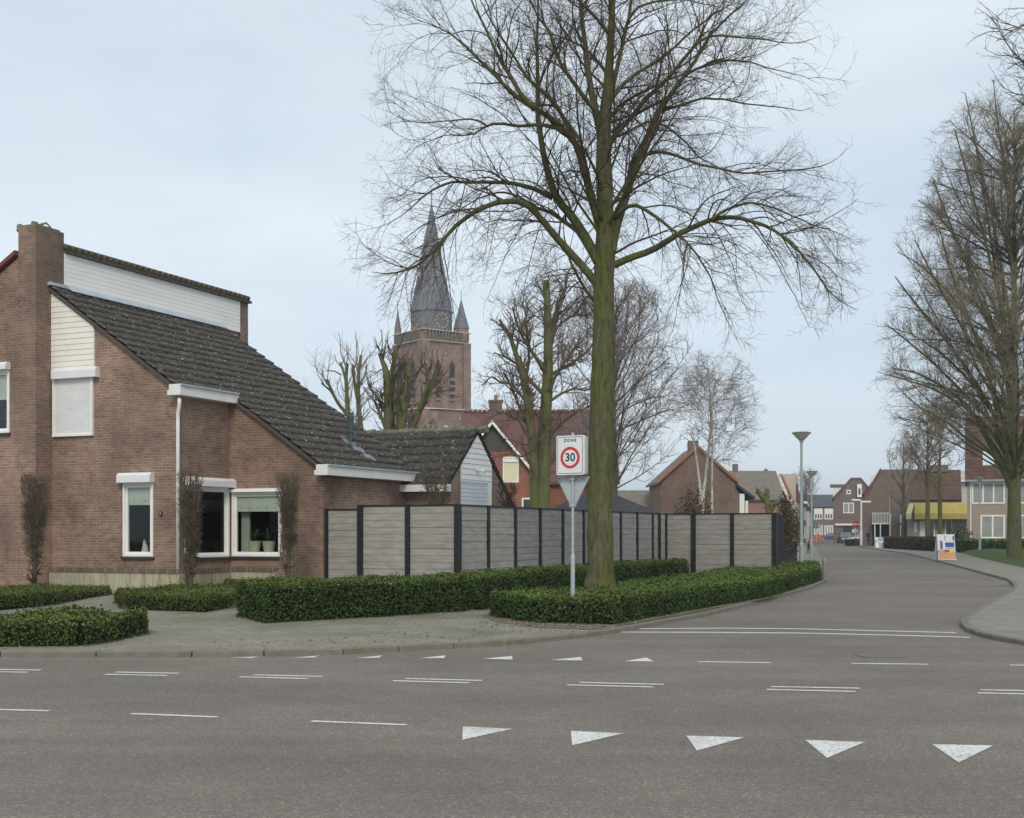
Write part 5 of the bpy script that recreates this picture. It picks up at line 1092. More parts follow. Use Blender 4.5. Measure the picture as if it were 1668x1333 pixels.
m = MB(); m.prism([(0, -.3, ap + .12), (0, -.3, ap - .13), (xl - .12, -.3, zl - .17), (xl - .12, -.3, zl + .08)], (0, .175, 0)); m.prism([(0, -.3, ap + .12), (xr + .12, -.3, zr2 + .06), (xr + .12, -.3, zr2 - .2), (0, -.3, ap - .13)], (0, .175, 0)); m.build('verge_tiles', TILEORG, bh)
for pa, pb, yt, dd in ((1126, 1142, 717, 1.5), (1143, 1152, 726, 4), (1153, 1161, 733, 6)): MB().box(X_(pa, D) - X0, X_(pb, D) - X0, dd, dd + .9, ap - 1.4, Z_(yt, D)).build('chimney', BRICKFAR, rf)
ex0, ex1 = xr - .05, X_(1222, D) - X0
MB().box(ex0, ex1, .8, 8, 0, 3.6).prism([(ex0, .8, 3.6), (ex1, .8, 3.6), (ex0, .8, zr2 - .3)], (0, 7, 0)).build('annex_wall', flat('annex_grey', (.2, .17, .15), .9), bh)
MB().prism([(ex0 - .3, .5, zr2 + .15), (ex0 - .3, .5, zr2 - .1), (ex1 + .5, .5, 4.4), (ex1 + .5, .5, 4.65)], (0, 8, 0)).build('annex_roof', DARKROOF, bh)
MB().box(X_(1207, D) - X0, X_(1215, D) - X0, .68, .79, .8, 4.9).build('white_panel', WHITE, bh); MB().box(X_(1216.5, D) - X0, X_(1221, D) - X0, .7, .79, .8, 4.3).build('door', GREYW, bh)
# small far roof left of it
D = 118; hh = empty('low_house', (X_(1040, D), D, 0), 0, label='low grey roofed house with a small skylight left of the brown gable', cat='house'); L_ = X_(1100, D) - X_(1000, D); ez = Z_(835, D)
MB().box(-2, L_, 0, 6, 0, ez).build('wall', BRICKBRN, hh); m = MB(); m.prism([(-2.3, -.3, ez - .1), (-2.3, 3, Z_(798, D)), (-2.3, 6.3, ez - .1)], (L_ + 2.6, 0, 0)); m.build('roof', TILEGREY, hh)
MB().box(X_(1066, D) - X_(1040, D), X_(1074, D) - X_(1040, D), .2, 1.2, ez + .85, ez + 1.25).build('skylight', SIGNW, hh)
# house B with long grey roof
D = 148; hb = empty('grey_roof_house', (X_(1175, D), D, 0), 0, label='reddish brick house with long plain grey tiled roof behind the fence corner', cat='house'); L_ = X_(1274, D) - X_(1175, D); ez = Z_(812, D); rz = Z_(768, D + 4.5)
MB().box(0, L_, 0, 9, 0, ez - .1).prism([(L_ - .2, 0, ez - .1), (L_ - .2, 4.5, rz - .15), (L_ - .2, 9, ez - .1)], (.2, 0, 0)).build('wall', brick('dull_red_brick', (.27, .13, .10), (.33, .17, .13), (.28, .2, .17), stain=.2), hb)
m = MB(); m.prism([(-.2, -.4, ez - .15), (-.2, 4.5, rz), (-.2, 4.5, rz - .15), (-.2, -.4, ez - .3)], (L_ + .4, 0, 0)).prism([(-.2, 4.501, rz), (-.2, 9.4, ez - .15), (-.2, 9.4, ez - .3), (-.2, 4.501, rz - .15)], (L_ + .4, 0, 0)); rf = m.build('roof', TILEGREY, hb)
MB().box(X_(1205, D) - X_(1175, D), X_(1213, D) - X_(1175, D), 4.3, 5, rz - .6, rz + .8).build('chimney', BRICKFAR, rf)
# white-verged house seen along the street, then the beige one and the next
DSn = Vector(DS).normalized(); SROT = -math.atan2(DSn.x, DSn.y)
def street_house(name, label, px, d, width, depth, ze, mat, cat='house'):
    """origin = near right corner on the street line; local x runs left, y along the street"""
    return empty(name, (X_(px, d), d, 0), SROT, label=label, cat=cat)
s1 = street_house('verge_house', 'narrow brick house end with white bargeboard and orange roof edge', 1284, 152, 6, 10, 5, None)
MB().box(-6, 0, 0, 11, 0, 5.4).prism([(-6, 0, 5.4), (0, 0, 5.4), (-2.6, 0, 9.2)], (0, 11, 0)).build('wall', BRICKBRN, s1)
MB().prism([(-.9, -.2, 8.6), (-.9, -.2, 7.4), (.15, -.2, 5.35), (.45, -.2, 5.35), (.45, -.2, 5.55)], (0, 11.3, 0)).build('roof', TILEORG, s1)
MB().prism([(-1.0, -.26, 8.4), (-1.0, -.26, 7.7), (.0, -.26, 5.25), (.5, -.26, 5.25), (.5, -.26, 5.5), (.2, -.26, 5.55)], (0, .05, 0)).build('bargeboard', WHITE, s1)
MB().tube([(.1, -.1, 5.2), (.1, -.1, 0)], .08, 8).build('downpipe', WHITE, s1)
s2 = street_house('beige_house', 'tall pale beige street house with dark red upright windows', 1296, 166, 6, 18, 9, None)
MB().box(-2.2, 0, 0, 17, 0, Z_(773, 166)).build('wall', flat('beige_render', (.50, .43, .34), .9, var=.06), s2)
for k in range(4):
    for z in (1.0, 5.6): MB().box(.0, .06, 1.5 + k * 4, 3.0 + k * 4, z, z + 2.4).build('window', flat('oxblood_window', (.13, .03, .03), .5), s2)
s3 = street_house('dark_red_house', 'dark red brick street house with white gutters and steep roof', 1309, 186, 6, 18, 7, None)
MB().box(-5, 0, 0, 24, 0, 5.9).build('wall', BRICKFAR, s3)
MB().prism([(.2, -.1, 6.05), (-1.8, -.1, 9.3), (-5.2, -.1, 6.05)], (0, 24.2, 0)).build('roof', TILERED, s3); MB().box(.003, .5, -.3, 24, 5.75, 6.04).build('gutter', WHITE, s3)
for k in range(5):
    for z in (.6, 3.4): MB().box(.003, .08, 1 + k * 4.6, 3.4 + k * 4.6, z, z + 1.9).build('window', WHITE if k % 2 else PANEN, s3)
s4 = street_house('white_shop_house', 'white fronted low street building behind the second lamp', 1318, 212, 5, 20, 6, None)
MB().box(-4, 0, 0, 26, 0, 5.2).build('wall', flat('offwhite_wall', (.52, .5, .47), .9), s4); MB().box(-4, .3, -.2, 26, 5.203, 5.5).build('roof', DARKROOF, s4)
for k in range(5): MB().box(.003, .06, 1 + k * 5, 4 + k * 5, .4, 2.6).build('window', PANE, s4)
# far white-window row
D = 252; fr_ = empty('terrace_row', (X_(1318, D), D, 0), 0, label='far terrace with dark blue roof and white window bands', cat='house'); L_ = X_(1366, D) - X_(1318, D); ez = Z_(827, D)
MB().box(0, L_, 0, 8, 0, ez).build('wall', BRICKFAR, fr_); m = MB(); m.prism([(-.3, -.4, ez), (-.3, 4, Z_(806, D)), (-.3, 8.4, ez)], (L_ + .6, 0, 0)); m.build('roof', noisemat('blue_slate', [(.3, (.06, .07, .085)), (.7, (.09, .1, .115))], 1, .7), fr_)
for a in (1326, 1343):
    s0, s1_ = X_(a, D) - X_(1318, D), X_(a + 14, D) - X_(1318, D); MB().box(s0, s1_, -.05, -.002, Z_(837, D), Z_(829, D)).build('panel', CREAM, fr_); far_window(fr_, TF(), s0, s1_, Z_(847, D), Z_(837.3, D), 3, PANE, .16); far_window(fr_, TF(), s0, s1_, Z_(872, D), Z_(857, D), 3, PANEN, .16)
# big far gable C
D = 190; hc = empty('corner_gable_house', (X_(1390, D), D, 0), R(-14), label='tall brown gable house with small square window at the street end', cat='house'); X0 = X_(1390, D)
xl, xr = X_(1359, D) - X0, X_(1424, D) - X0; ap = Z_(782, D)
MB().prism([(xl, 0, 0), (xr, 0, 0), (xr, 0, Z_(812, D)), (X_(1402, D) - X0, 0, ap), (X_(1386, D) - X0, 0, ap), (xl, 0, Z_(815, D))], (0, 9, 0)).build('wall', BRICKFAR, hc)
m = MB(); m.prism([(xl - .2, -.15, Z_(816, D)), (xl - .2, -.15, Z_(812, D)), (X_(1386, D) - X0, -.15, ap + .25), (X_(1386, D) - X0, -.15, ap - .1)], (0, 9.3, 0)); m.box(X_(1386, D) - X0, X_(1402, D) - X0, -.1, 9, ap + .002, ap + .25); m.prism([(X_(1402, D) - X0, -.15, ap - .1), (X_(1402, D) - X0, -.15, ap + .25), (xr + .2, -.15, Z_(809, D)), (xr + .2, -.15, Z_(813, D))], (0, 9.3, 0)); rf = m.build('roof', TILERED, hc)
dm = MB().box(X_(1358, D) - X0, X_(1374, D) - X0, 2, 6, Z_(811, D), Z_(793, D)).build('dormer', WHITE, rf); MB().box(X_(1353, D) - X0, X_(1376, D) - X0, 1.8, 6.2, Z_(793, D) + .002, Z_(789, D)).build('dormer_roof', SLATE, rf)
dm = MB().box(X_(1396, D) - X0, X_(1403, D) - X0, -.6, 3, Z_(811, D), Z_(790, D)).build('dormer', WHITE, rf); MB().box(X_(1398, D) - X0, X_(1401, D) - X0, -.66, -.602, Z_(807, D), Z_(797, D)).build('pane', PANE, dm)
far_window(hc, TF(), X_(1379, D) - X0, X_(1386, D) - X0, Z_(806, D), Z_(799, D), 1, PANE, .16)
far_window(hc, TF(), X_(1374, D) - X0, X_(1391, D) - X0, Z_(837, D), Z_(820, D), 2, PANEN, .12)
MB().box(X_(1361, D) - X0, X_(1400, D) - X0, -.3, -.002, Z_(857, D), Z_(854, D)).build('white_band', WHITE, hc); MB().box(X_(1374, D) - X0, X_(1388, D) - X0, -.05, -.002, 0, Z_(858, D)).build('garage_door', flat('dark_green_door', (.03, .035, .03), .6), hc)
# big brown building D with balcony
D = 150; hd = empty('brown_gable_building', (X_(1435, D), D, 0), R(-15.5), label='big brown building with sloping red edged roof and balcony over a dark entrance', cat='building'); X0 = X_(1435, D); gx = RG(1435, D, -15.5)
MB().prism([(gx(1404), 0, 0), (gx(1421), 0, 0), (gx(1421), 0, Z_(855, D)), (gx(1449), 0, Z_(855, D)), (gx(1449), 0, 0), (gx(1492), 0, 0), (gx(1492), 0, Z_(766, D)), (gx(1435), 0, Z_(766, D)), (gx(1412), 0, Z_(806, D)), (gx(1404), 0, Z_(818, D))], (0, 1.5, 0)).box(gx(1404), gx(1492), 3.0, 9, 0, 6).build('wall', BRICKFAR, hd)
m = MB(); m.prism([(gx(1403), -.2, Z_(820, D)), (gx(1403), -.2, Z_(816, D)), (gx(1434), -.2, Z_(763, D)), (gx(1436), -.2, Z_(767, D))], (0, .198, 0)); m.build('verge', TILERED, hd)
MB().prism([(gx(1404), 1.51, 6), (gx(1435), 1.51, Z_(766, D)), (gx(1500), 1.51, Z_(766, D)), (gx(1500), 1.51, 6)], (0, 8, 0)).build('roof', TILEBRN, hd)
MB().box(gx(1421), gx(1449), 1.0, 1.4, 0, Z_(855, D)).build('entrance', DARK, hd)
bc = MB().box(gx(1420), gx(1449), -1.2, -.002, Z_(855, D), Z_(853, D)).box(gx(1420), gx(1449), -1.2, -1.1, Z_(837.5, D), Z_(836.5, D)).build('balcony', GREYW, hd)
m = MB()
for k in range(13): a = gx(1421) + k * .165; m.box(a, a + .07, -1.18, -1.12, Z_(853, D), Z_(837.5, D))
m.build('railing', GREYW, bc); MB().box(gx(1420.5), gx(1448.5), -.9, -.85, Z_(852.9, D), Z_(838, D)).build('balcony_screen', flat('dark_screen', (.035, .038, .035), .8), bc)
for q in (1425, 1434): MB().box(gx(q) - .06, gx(q) + .06, -1.15, -1.03, 0, Z_(855, D)).build('pillar', GREYW, hd)
MB().box(gx(1448.5), gx(1451), -.06, -.002, 0, Z_(838, D)).build('downpipe', GREYW, hd); MB().box(gx(1466), gx(1469), -.06, -.002, 0, Z_(840, D)).build('white_post', WHITE, hd)
MB().box(gx(1417), gx(1430), 3, 3.8, Z_(800, D), Z_(774, D)).build('dormer', WHITE, hd)
MB().box(gx(1462), gx(1469.5), -.12, -.062, Z_(856, D), Z_(853, D)).build('blue_nameplate', flat('sign_blue', (.03, .08, .4), .4), hd)
# building E behind the round trees
D = 140; he = empty('brown_roof_house', (X_(1485, D), D, 0), R(-17.3), label='brown roofed house half hidden behind the round trees', cat='house'); L_ = X_(1562, D) - X_(1485, D)
MB().box(0, L_, 0, 8, 0, 5.2).build('wall', BRICKBRN, he); MB().prism([(-.2, -.3, 5.1), (-.2, 3.5, Z_(765, D)), (-.2, 8.3, 5.1)], (L_ + .2, 0, 0)).build('roof', TILEBRN, he)
MB().box(L_ * .35, L_ * .75, 3, 4.2, Z_(768, D), Z_(757, D)).build('chimney', BRICKFAR, he)
he2 = empty('balcony_block', (X_(1546, 160), 160, 0), 0, label='pale flat roofed block with white balcony rail left of the brick terrace', cat='building'); MB().box(0, 3, 0, 6, 0, Z_(768, 160)).build('wall', flat('pale_block', (.45, .45, .42), .9), he2); MB().box(-.1, 3, -.8, -.002, Z_(786, 160), Z_(784, 160)).box(-.1, 3, -.8, -.74, Z_(776, 160), Z_(775, 160)).box(-.1, .0, -.8, -.74, Z_(784, 160) + .002, Z_(776, 160) - .002).build('balcony', WHITE, he2)
# yellow awning building
D = 128; ya = empty('awning_building', (X_(1478, D), D, 0), R(-17.5), label='low shop building with a long yellow awning', cat='building'); gx = RG(1478, D, -17.5)
MB().box(gx(1478), gx(1582), .0, 8, 0, Z_(824, D)).build('wall', flat('warm_grey_wall', (.34, .30, .26), .9, var=.1), ya)
YEL = noisemat('yellow_awning_cloth', [(.3, (.36, .29, .075)), (.7, (.44, .37, .13))], 1.2, .85)
YELP = flat('faded_yellow_cloth', (.56, .52, .28), .85)
aw = MB(); a0, a1 = gx(1481), gx(1580); zt_, zm, zb_ = Z_(820, D), Z_(838, D), Z_(847, D)
aw.prism([(a0 + .5, -.003, zt_), (a0 + .5, -1.4, zm), (a0 + .5, -1.4, zb_), (a0 + .5, -.003, zb_ + .05)], (a1 - a0 - .5, 0, 0)); aw.build('awning', YEL, ya)
MB().prism([(a0, -.003, zt_ - .05), (a0 - .3, -1.39, zm), (a0 - .3, -1.39, zb_ + .02), (a0, -.003, zb_ + .04)], (.49, 0, 0)).build('awning_end', YELP, ya)
MB().box(gx(1498), gx(1507), -.05, -.002, .1, Z_(850, D)).build('door', WHITE, ya)
MB().box(gx(1489), gx(1494), -.06, -.002, Z_(868, D), Z_(852, D)).build('poster', SIGNW, ya)
for q in (1521, 1539, 1549): MB().box(gx(q), gx(q + 2), -.08, -.002, .1, zb_).build('column', WHITE, ya)
MB().box(gx(1541.5), gx(1548.5), -.04, -.002, .3, zb_).build('window', PANE, ya); MB().box(gx(1508), gx(1520), -.04, -.002, 1, zb_).build('window', PANE, ya)
# brick terrace on the right
D = 100; te = empty('brick_terrace', (X_(1575, D), D, 0), R(-19.6), label='pinkish brick terrace with steep brown roof and white windows', cat='house'); gx = RG(1575, D, -19.6)
ez = Z_(781, D); Lt = 17
MB().box(0, Lt, 0, 9, 0, ez - .05).prism([(0, 0, ez - .05), (0, 4.5, Z_(681, D + 4.5) - .2), (0, 9, ez - .05)], (.25, 0, 0)).build('wall', BRICKPINK, te)
rz = Z_(681, D + 4.5)
rf = MB().prism([(-.15, -.35, ez - .05), (-.15, 4.5, rz), (-.15, 4.5, rz - .18), (-.15, -.35, ez - .25)], (Lt, 0, 0)).prism([(-.15, 4.502, rz), (-.15, 9.3, ez - .1), (-.15, 9.3, ez - .3), (-.15, 4.502, rz - .18)], (Lt, 0, 0)).build('roof', TILEBRN, te)
MB().box(-.15, Lt, -.5, -.352, ez - .25, ez - .08).build('gutter', flat('grey_gutter', (.3, .31, .32), .5), te); MB().box(.2, Lt, -.12, -.002, ez - .42, ez - .26).build('eaves_board', WHITE, te)
sl2 = (rz - ez) / 4.85
for q in (1601, 1660):
    a, b = gx(q), gx(q + 19); y0_, y1_ = 1.02, 2.05
    wn_ = MB().prism([(a, y0_ - .35, ez - .05 + y0_ * sl2 + .06), (a, y1_ - .35, ez - .05 + y1_ * sl2 + .06), (a, y1_ - .35, ez - .05 + y1_ * sl2 - .02), (a, y0_ - .35, ez - .05 + y0_ * sl2 - .02)], (b - a, 0, 0)).build('skylight', flat('skylight_glass', (.5, .58, .62), .05, .9), te)
MB().tube([(gx(1581), -.06, ez - .3), (gx(1581), -.06, .3)], .05, 8).build('downpipe', WHITE, te)
far_window(te, TF(), gx(1583), gx(1637), Z_(822, D), Z_(786, D), 3, PANEN, .11); far_window(te, TF(), gx(1597), gx(1637), Z_(878, D), Z_(840, D), 2, PANEN, .12)
far_window(te, TF(), gx(1655), gx(1710), Z_(822, D), Z_(786, D), 3, PANEN, .11); far_window(te, TF(), gx(1660), gx(1700), Z_(878, D), Z_(840, D), 2, PANEN, .12)

# ------------------------------------------------------------------ the church
D = 220; ch = empty('church', (X_(703, D), D, 0), R(35.5), label='tall brick church tower with slate spire and corner turrets', cat='church')
S = 4.5; zp = Z_(553, D)
ST = lambda q: q  # local half width
m = MB(); m.box(-S, S, -S, S, 0, zp)
for sx in (-1, 1):
    for sy in (-1, 1): m.box(min(sx * (S - 1.1), sx * (S + .35)), max(sx * (S - 1.1), sx * (S + .35)), min(sy * (S - 1.1), sy * (S + .35)), max(sy * (S - 1.1), sy * (S + .35)), 0, zp - .905)
m.build('tower', BRICKCHURCH, ch)
m = MB()
for z, t_ in ((zp - 12.4, .3), (zp - 22.5, .25), (zp - .9, .12), (zp + .85, .14)):
    m.box(-S - .39, S + .39, -S - .39, S + .39, z, z + t_)
m.build('stone_band', STONE, ch)
m = MB(); 
for k in range(14):
    q = -S + .35 + k * .64; 
    for sx in (-1, 1): m.box(q, q + .34, min(sx * (S + .15), sx * (S + .3)), max(sx * (S + .15), sx * (S + .3)), zp - .6, zp + .84); m.box(min(sx * (S + .15), sx * (S + .3)), max(sx * (S + .15), sx * (S + .3)), q, q + .34, zp - .6, zp + .84)
m.box(-S - .1, S + .1, -S - .1, S + .1, zp + .002, zp + .4); m.build('parapet', noisemat('parapet_stone', [(.3, (.13, .105, .085)), (.7, (.20, .165, .135))], 1, .9), ch)
def lancet(b, T, s, w_, z0, z1, mat, name, depth=.06):
    pts = [(s - w_, z0), (s + w_, z0), (s + w_, z1 - w_ * 2), (s + w_ * .6, z1 - w_ * .9), (s, z1), (s - w_ * .6, z1 - w_ * .9), (s - w_, z1 - w_ * 2)]
    f0 = [T(a, .02, z) for a, z in pts]; e = Vector(T(0, depth, 0)) - Vector(T(0, 0, 0)); return MB().prism(f0, e).build(name, mat, b)
Tf = lambda s, n, z: (s, -S - n, z); Tl = lambda s, n, z: (-S - n, s, z)
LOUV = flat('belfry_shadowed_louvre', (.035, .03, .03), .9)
for T in (Tf, Tl):
    for s in (-1.6, 1.2):
        o = lancet(ch, T, s, .75, zp - 12, zp - 3.6, flat('lancet_surround', (.22, .13, .11), .9), 'belfry_window'); lancet(o, T, s, .48, zp - 11, zp - 4.0, LOUV, 'opening', .09)
        for k in range(4): MB().box(s - .55, s + .55, .09, .22, zp - 10.8 + k * 1.15, zp - 10.35 + k * 1.15, None, T).build('louvre', BRICKCHURCH, o)
    for s in (-3.2, 3.2):
        m = MB(); m.box(s - .25, s + .25, .02, .07, zp - 7.5, zp - 3.5, None, T)
    for (s, z) in ((-2.8, -17), (0, -15.5), (2.6, -16.6), (3.1, -14), (-.6, -19), (1.8, -20)):
        MB().box(s - .35, s + .35, .0, .05, zp + z, zp + z + .5, None, T).build('stone_patch', STONE, ch)
# spire: octagonal drum with clock faces, broached spire
r0 = 3.75; zs0 = zp + .4; zs1 = Z_(510, D); zs2 = Z_(328, D)
def octa(r, z, rot=22.5): return [(r * math.cos(R(rot + 45 * k)), r * math.sin(R(rot + 45 * k)), z) for k in range(8)]
m = MB(); A_ = octa(r0 * .95, zs0); B_ = octa(r0 * .95, zs1); C_ = octa(r0 * .76, zs1 + (zs2 - zs1) * .22); E_ = octa(r0 * .55, zs1 + (zs2 - zs1) * .44); F_ = octa(.02, zs2)
B2 = octa(r0 * 1.0, zs1 + .1)
for a, b in ((A_, B_), (B_, B2), (B2, C_), (C_, E_), (E_, F_)):
    for k in range(8): j = (k + 1) % 8; m.poly([a[k], a[j], b[j], b[k]])
sp_ = m.build('spire', SLATE, ch)
MB().tube([(0, 0, zs2 - .3), (0, 0, zs2 + 2.2)], .08, 6).box(-.5, .5, -.06, .06, zs2 + 1.3, zs2 + 1.45).build('cross', flat('iron_cross', (.1, .1, .1), .5), sp_)
GOLD = flat('gilt', (.5, .33, .16), .4)
for T in (Tf, Tl):
    yy = -(S - r0 * .95 * math.cos(R(22.5))) + .05
    m = MB(); zc_ = (zs0 + zs1) / 2 + .4
    for k in range(12):
        a = R(30 * k); cx_, cz_ = 1.15 * math.sin(a), zc_ + 1.15 * math.cos(a); m.box(cx_ - .12, cx_ + .12, yy, yy + .08, cz_ - .16, cz_ + .16, None, T)
    ck = m.build('clock_face', GOLD, sp_)
    m = MB(); m.prism([T(-.08, yy, zc_), T(.08, yy, zc_), T(.85, yy, zc_ + .35), T(.8, yy, zc_ + .5)], Vector(T(0, .1, 0)) - Vector(T(0, 0, 0))); m.prism([T(-.08, yy, zc_ + .02), T(.06, yy, zc_ - .1), T(-.35, yy, zc_ + .9)], Vector(T(0, .12, 0)) - Vector(T(0, 0, 0))); m.build('clock_hand', GOLD, ck)
# dormers on the spire
for k in range(0, 8, 2):
    a = R(45 * k - 90 + 0); z = zs1 + (zs2 - zs1) * .33; r_ = r0 * .62; c, s = math.cos(a), math.sin(a)
    Td = lambda x, y, zz_: (x * -s + y * c, x * c + y * s, zz_); MB().box(-.28, .28, r_ - .6, r_ + .12, z - .35, z + .45, None, Td).build('spire_dormer', STONE, sp_)
for sx, sy in ((-1, -1), (1, -1), (1, 1), (-1, 1)):
    c = (sx * (S - (.85 if (sx, sy) == (1, -1) else .3)), sy * (S - (.85 if (sx, sy) == (1, -1) else .3)), 0); zz1 = zp + .4
    big = 1.35 if (sx, sy) == (1, -1) else .62; hk = 1 if big > 1 else .75
    tr_ = MB().lathe([(.9 * big, zp - .6), (.95 * big, zz1), (.95 * big, zz1 + 1.2), (1.02 * big, zz1 + 1.3)], c, 8).build('turret', BRICKCHURCH, ch)
    MB().lathe([(1.05 * big, zz1 + 1.31), (.5 * big, zz1 + 1.3 + 2.6 * hk), (.02, zz1 + 1.3 + 5.2 * hk)], c, 8).build('turret_roof', SLATE, tr_); MB().tube([(c[0], c[1], zz1 + 1.1 + 5.2 * hk), (c[0], c[1], zz1 + 2.6 + 5.2 * hk)], .05, 5).build('finial', DARKROOF, tr_)
# nave mass behind, low
MB().box(-S * .8, S * .8, S + .4, 30, 0, 12).build('nave', BRICKCHURCH, ch)

# ------------------------------------------------------------------ cars
def car(name, label, px, d, rot, colr, L=4.1, Wd=1.68, H=1.45, seed=0):
    root = empty(name, (X_(px, d), d, .004), rot, label=label, cat='car'); pm = flat('car_paint_%d' % seed, colr, .25, .6, .3, var=.03)
    # local: x forward
    prof = [(-L / 2, .35), (-L / 2, .78), (-L / 2 + .12, .92), (-L / 2 + .5, .98), (L / 2 - 1.15, .95), (L / 2 - .2, .78), (L / 2, .6), (L / 2, .3), (L / 2 - .3, .22), (-L / 2 + .3, .22)]
    m = MB(); hw_ = Wd / 2
    secs = [(-hw_, .90, .06), (-hw_ * .93, 1, 0), (hw_ * .93, 1, 0), (hw_, .90, .06)]; n = len(prof); i0 = 0
    for y, sc_, dz in secs: m.v += [(x * (.985 if sc_ < 1 else 1), y, z * (1 - .0) - (dz if z > .8 else -dz if z < .3 else 0)) for x, z in prof]
    for k in range(3):
        for j in range(n): a = k * n + j; b = k * n + (j + 1) % n; m.f.append((a, b, b + n, a + n)); m.mi.append(0)
    m.f.append(tuple(range(n))); m.mi.append(0); m.f.append(tuple(range(4 * n - 1, 3 * n - 1, -1))); m.mi.append(0)
    body = m.build('body', pm, root, bevel=.04)
    cb = [(-L / 2 + .25, .96), (-L / 2 + .65, H - .06), (-L / 2 + 1.0, H), (L / 2 - 1.95, H - .02), (L / 2 - 1.1, .94)]
    m = MB(); lo, hi = hw_ * .93, hw_ * .76
    V = [(x, -(hi if z > 1.2 else lo), z) for x, z in cb] + [(x, (hi if z > 1.2 else lo), z) for x, z in cb]; m.v = V
    for j in range(5): m.f.append((j, (j + 1) % 5, (j + 1) % 5 + 5, j + 5)); m.mi.append(0)
    m.f.append((0, 1, 2, 3, 4)); m.mi.append(0); m.f.append((9, 8, 7, 6, 5)); m.mi.append(0); m.build('cabin', flat('car_glass', (.10, .14, .15), .08, .7), root)
    MB().box(-L / 2 + .85, L / 2 - 1.95, -hi + .02, hi - .02, H - .015, H + .012).build('roof', pm, root, bevel=.01)
    for sx in (-1, 1):
        for (x, z) in ((-L / 2 + 1.45, 0), (L / 2 - 1.6, 0)): pass
        MB().prism([(-L / 2 + 1.75, sx * lo * .99, .95), (-L / 2 + 1.85, sx * lo * .99, .95), (-L / 2 + 1.85, sx * hi, H), (-L / 2 + 1.75, sx * hi, H)], (0, sx * .015, 0)).build('door_pillar', pm, root)
        for x in (-L / 2 + .78, L / 2 - .78):
            wl = MB().tube([(x, sx * (hw_ - .19), .31), (x, sx * (hw_ + .01), .31)], .31, 18).build('tyre', flat('tyre_rubber', (.02, .02, .02), .8), root); MB().tube([(x, sx * (hw_ + .008), .31), (x, sx * (hw_ + .022), .31)], .19, 12).build('rim', METAL, wl)
        MB().box(L / 2 - .1, L / 2 + .012, sx * .62 - .16, sx * .62 + .16, .6, .74).build('headlight', flat('headlight_glass', (.7, .7, .68), .1, .8), root)
        MB().box(-L / 2 - .012, -L / 2 + .08, sx * .66 - .12, sx * .66 + .12, .6, .86).build('tail_light', SIGNR, root)
        MB().box(L / 2 - 1.35, L / 2 - 1.2, sx * (hw_ + .02) - .06, sx * (hw_ + .02) + .06, .92, 1.05).build('mirror', pm, root)
    MB().box(L / 2 + .002, L / 2 + .02, -.26, .26, .42, .54).build('number_plate', flat('yellow_plate', (.65, .5, .04), .5), root)
    MB().box(L / 2 - .04, L / 2 + .008, -.4, .4, .56, .68).box(L / 2 - .1, L / 2 + .006, -.7, .7, .26, .38).build('grille', flat('grille_black', (.02, .02, .02), .6), root)
    return root
car('parked_car', 'dark grey green car facing the camera at the end of the street', 1377, 183, R(-90 - 6), (.05, .075, .08), 4.2, 1.75, 1.62, 1)
car('parked_car', 'small purple car parked side on before the far terrace', 1350, 246, R(180), (.075, .06, .12), 4.0, 1.66, 1.42, 2)
car('parked_car', 'pale silver car mostly hidden beside the double lamp post', 1403, 176, R(195), (.6, .62, .64), 4.0, 1.66, 1.42, 3)

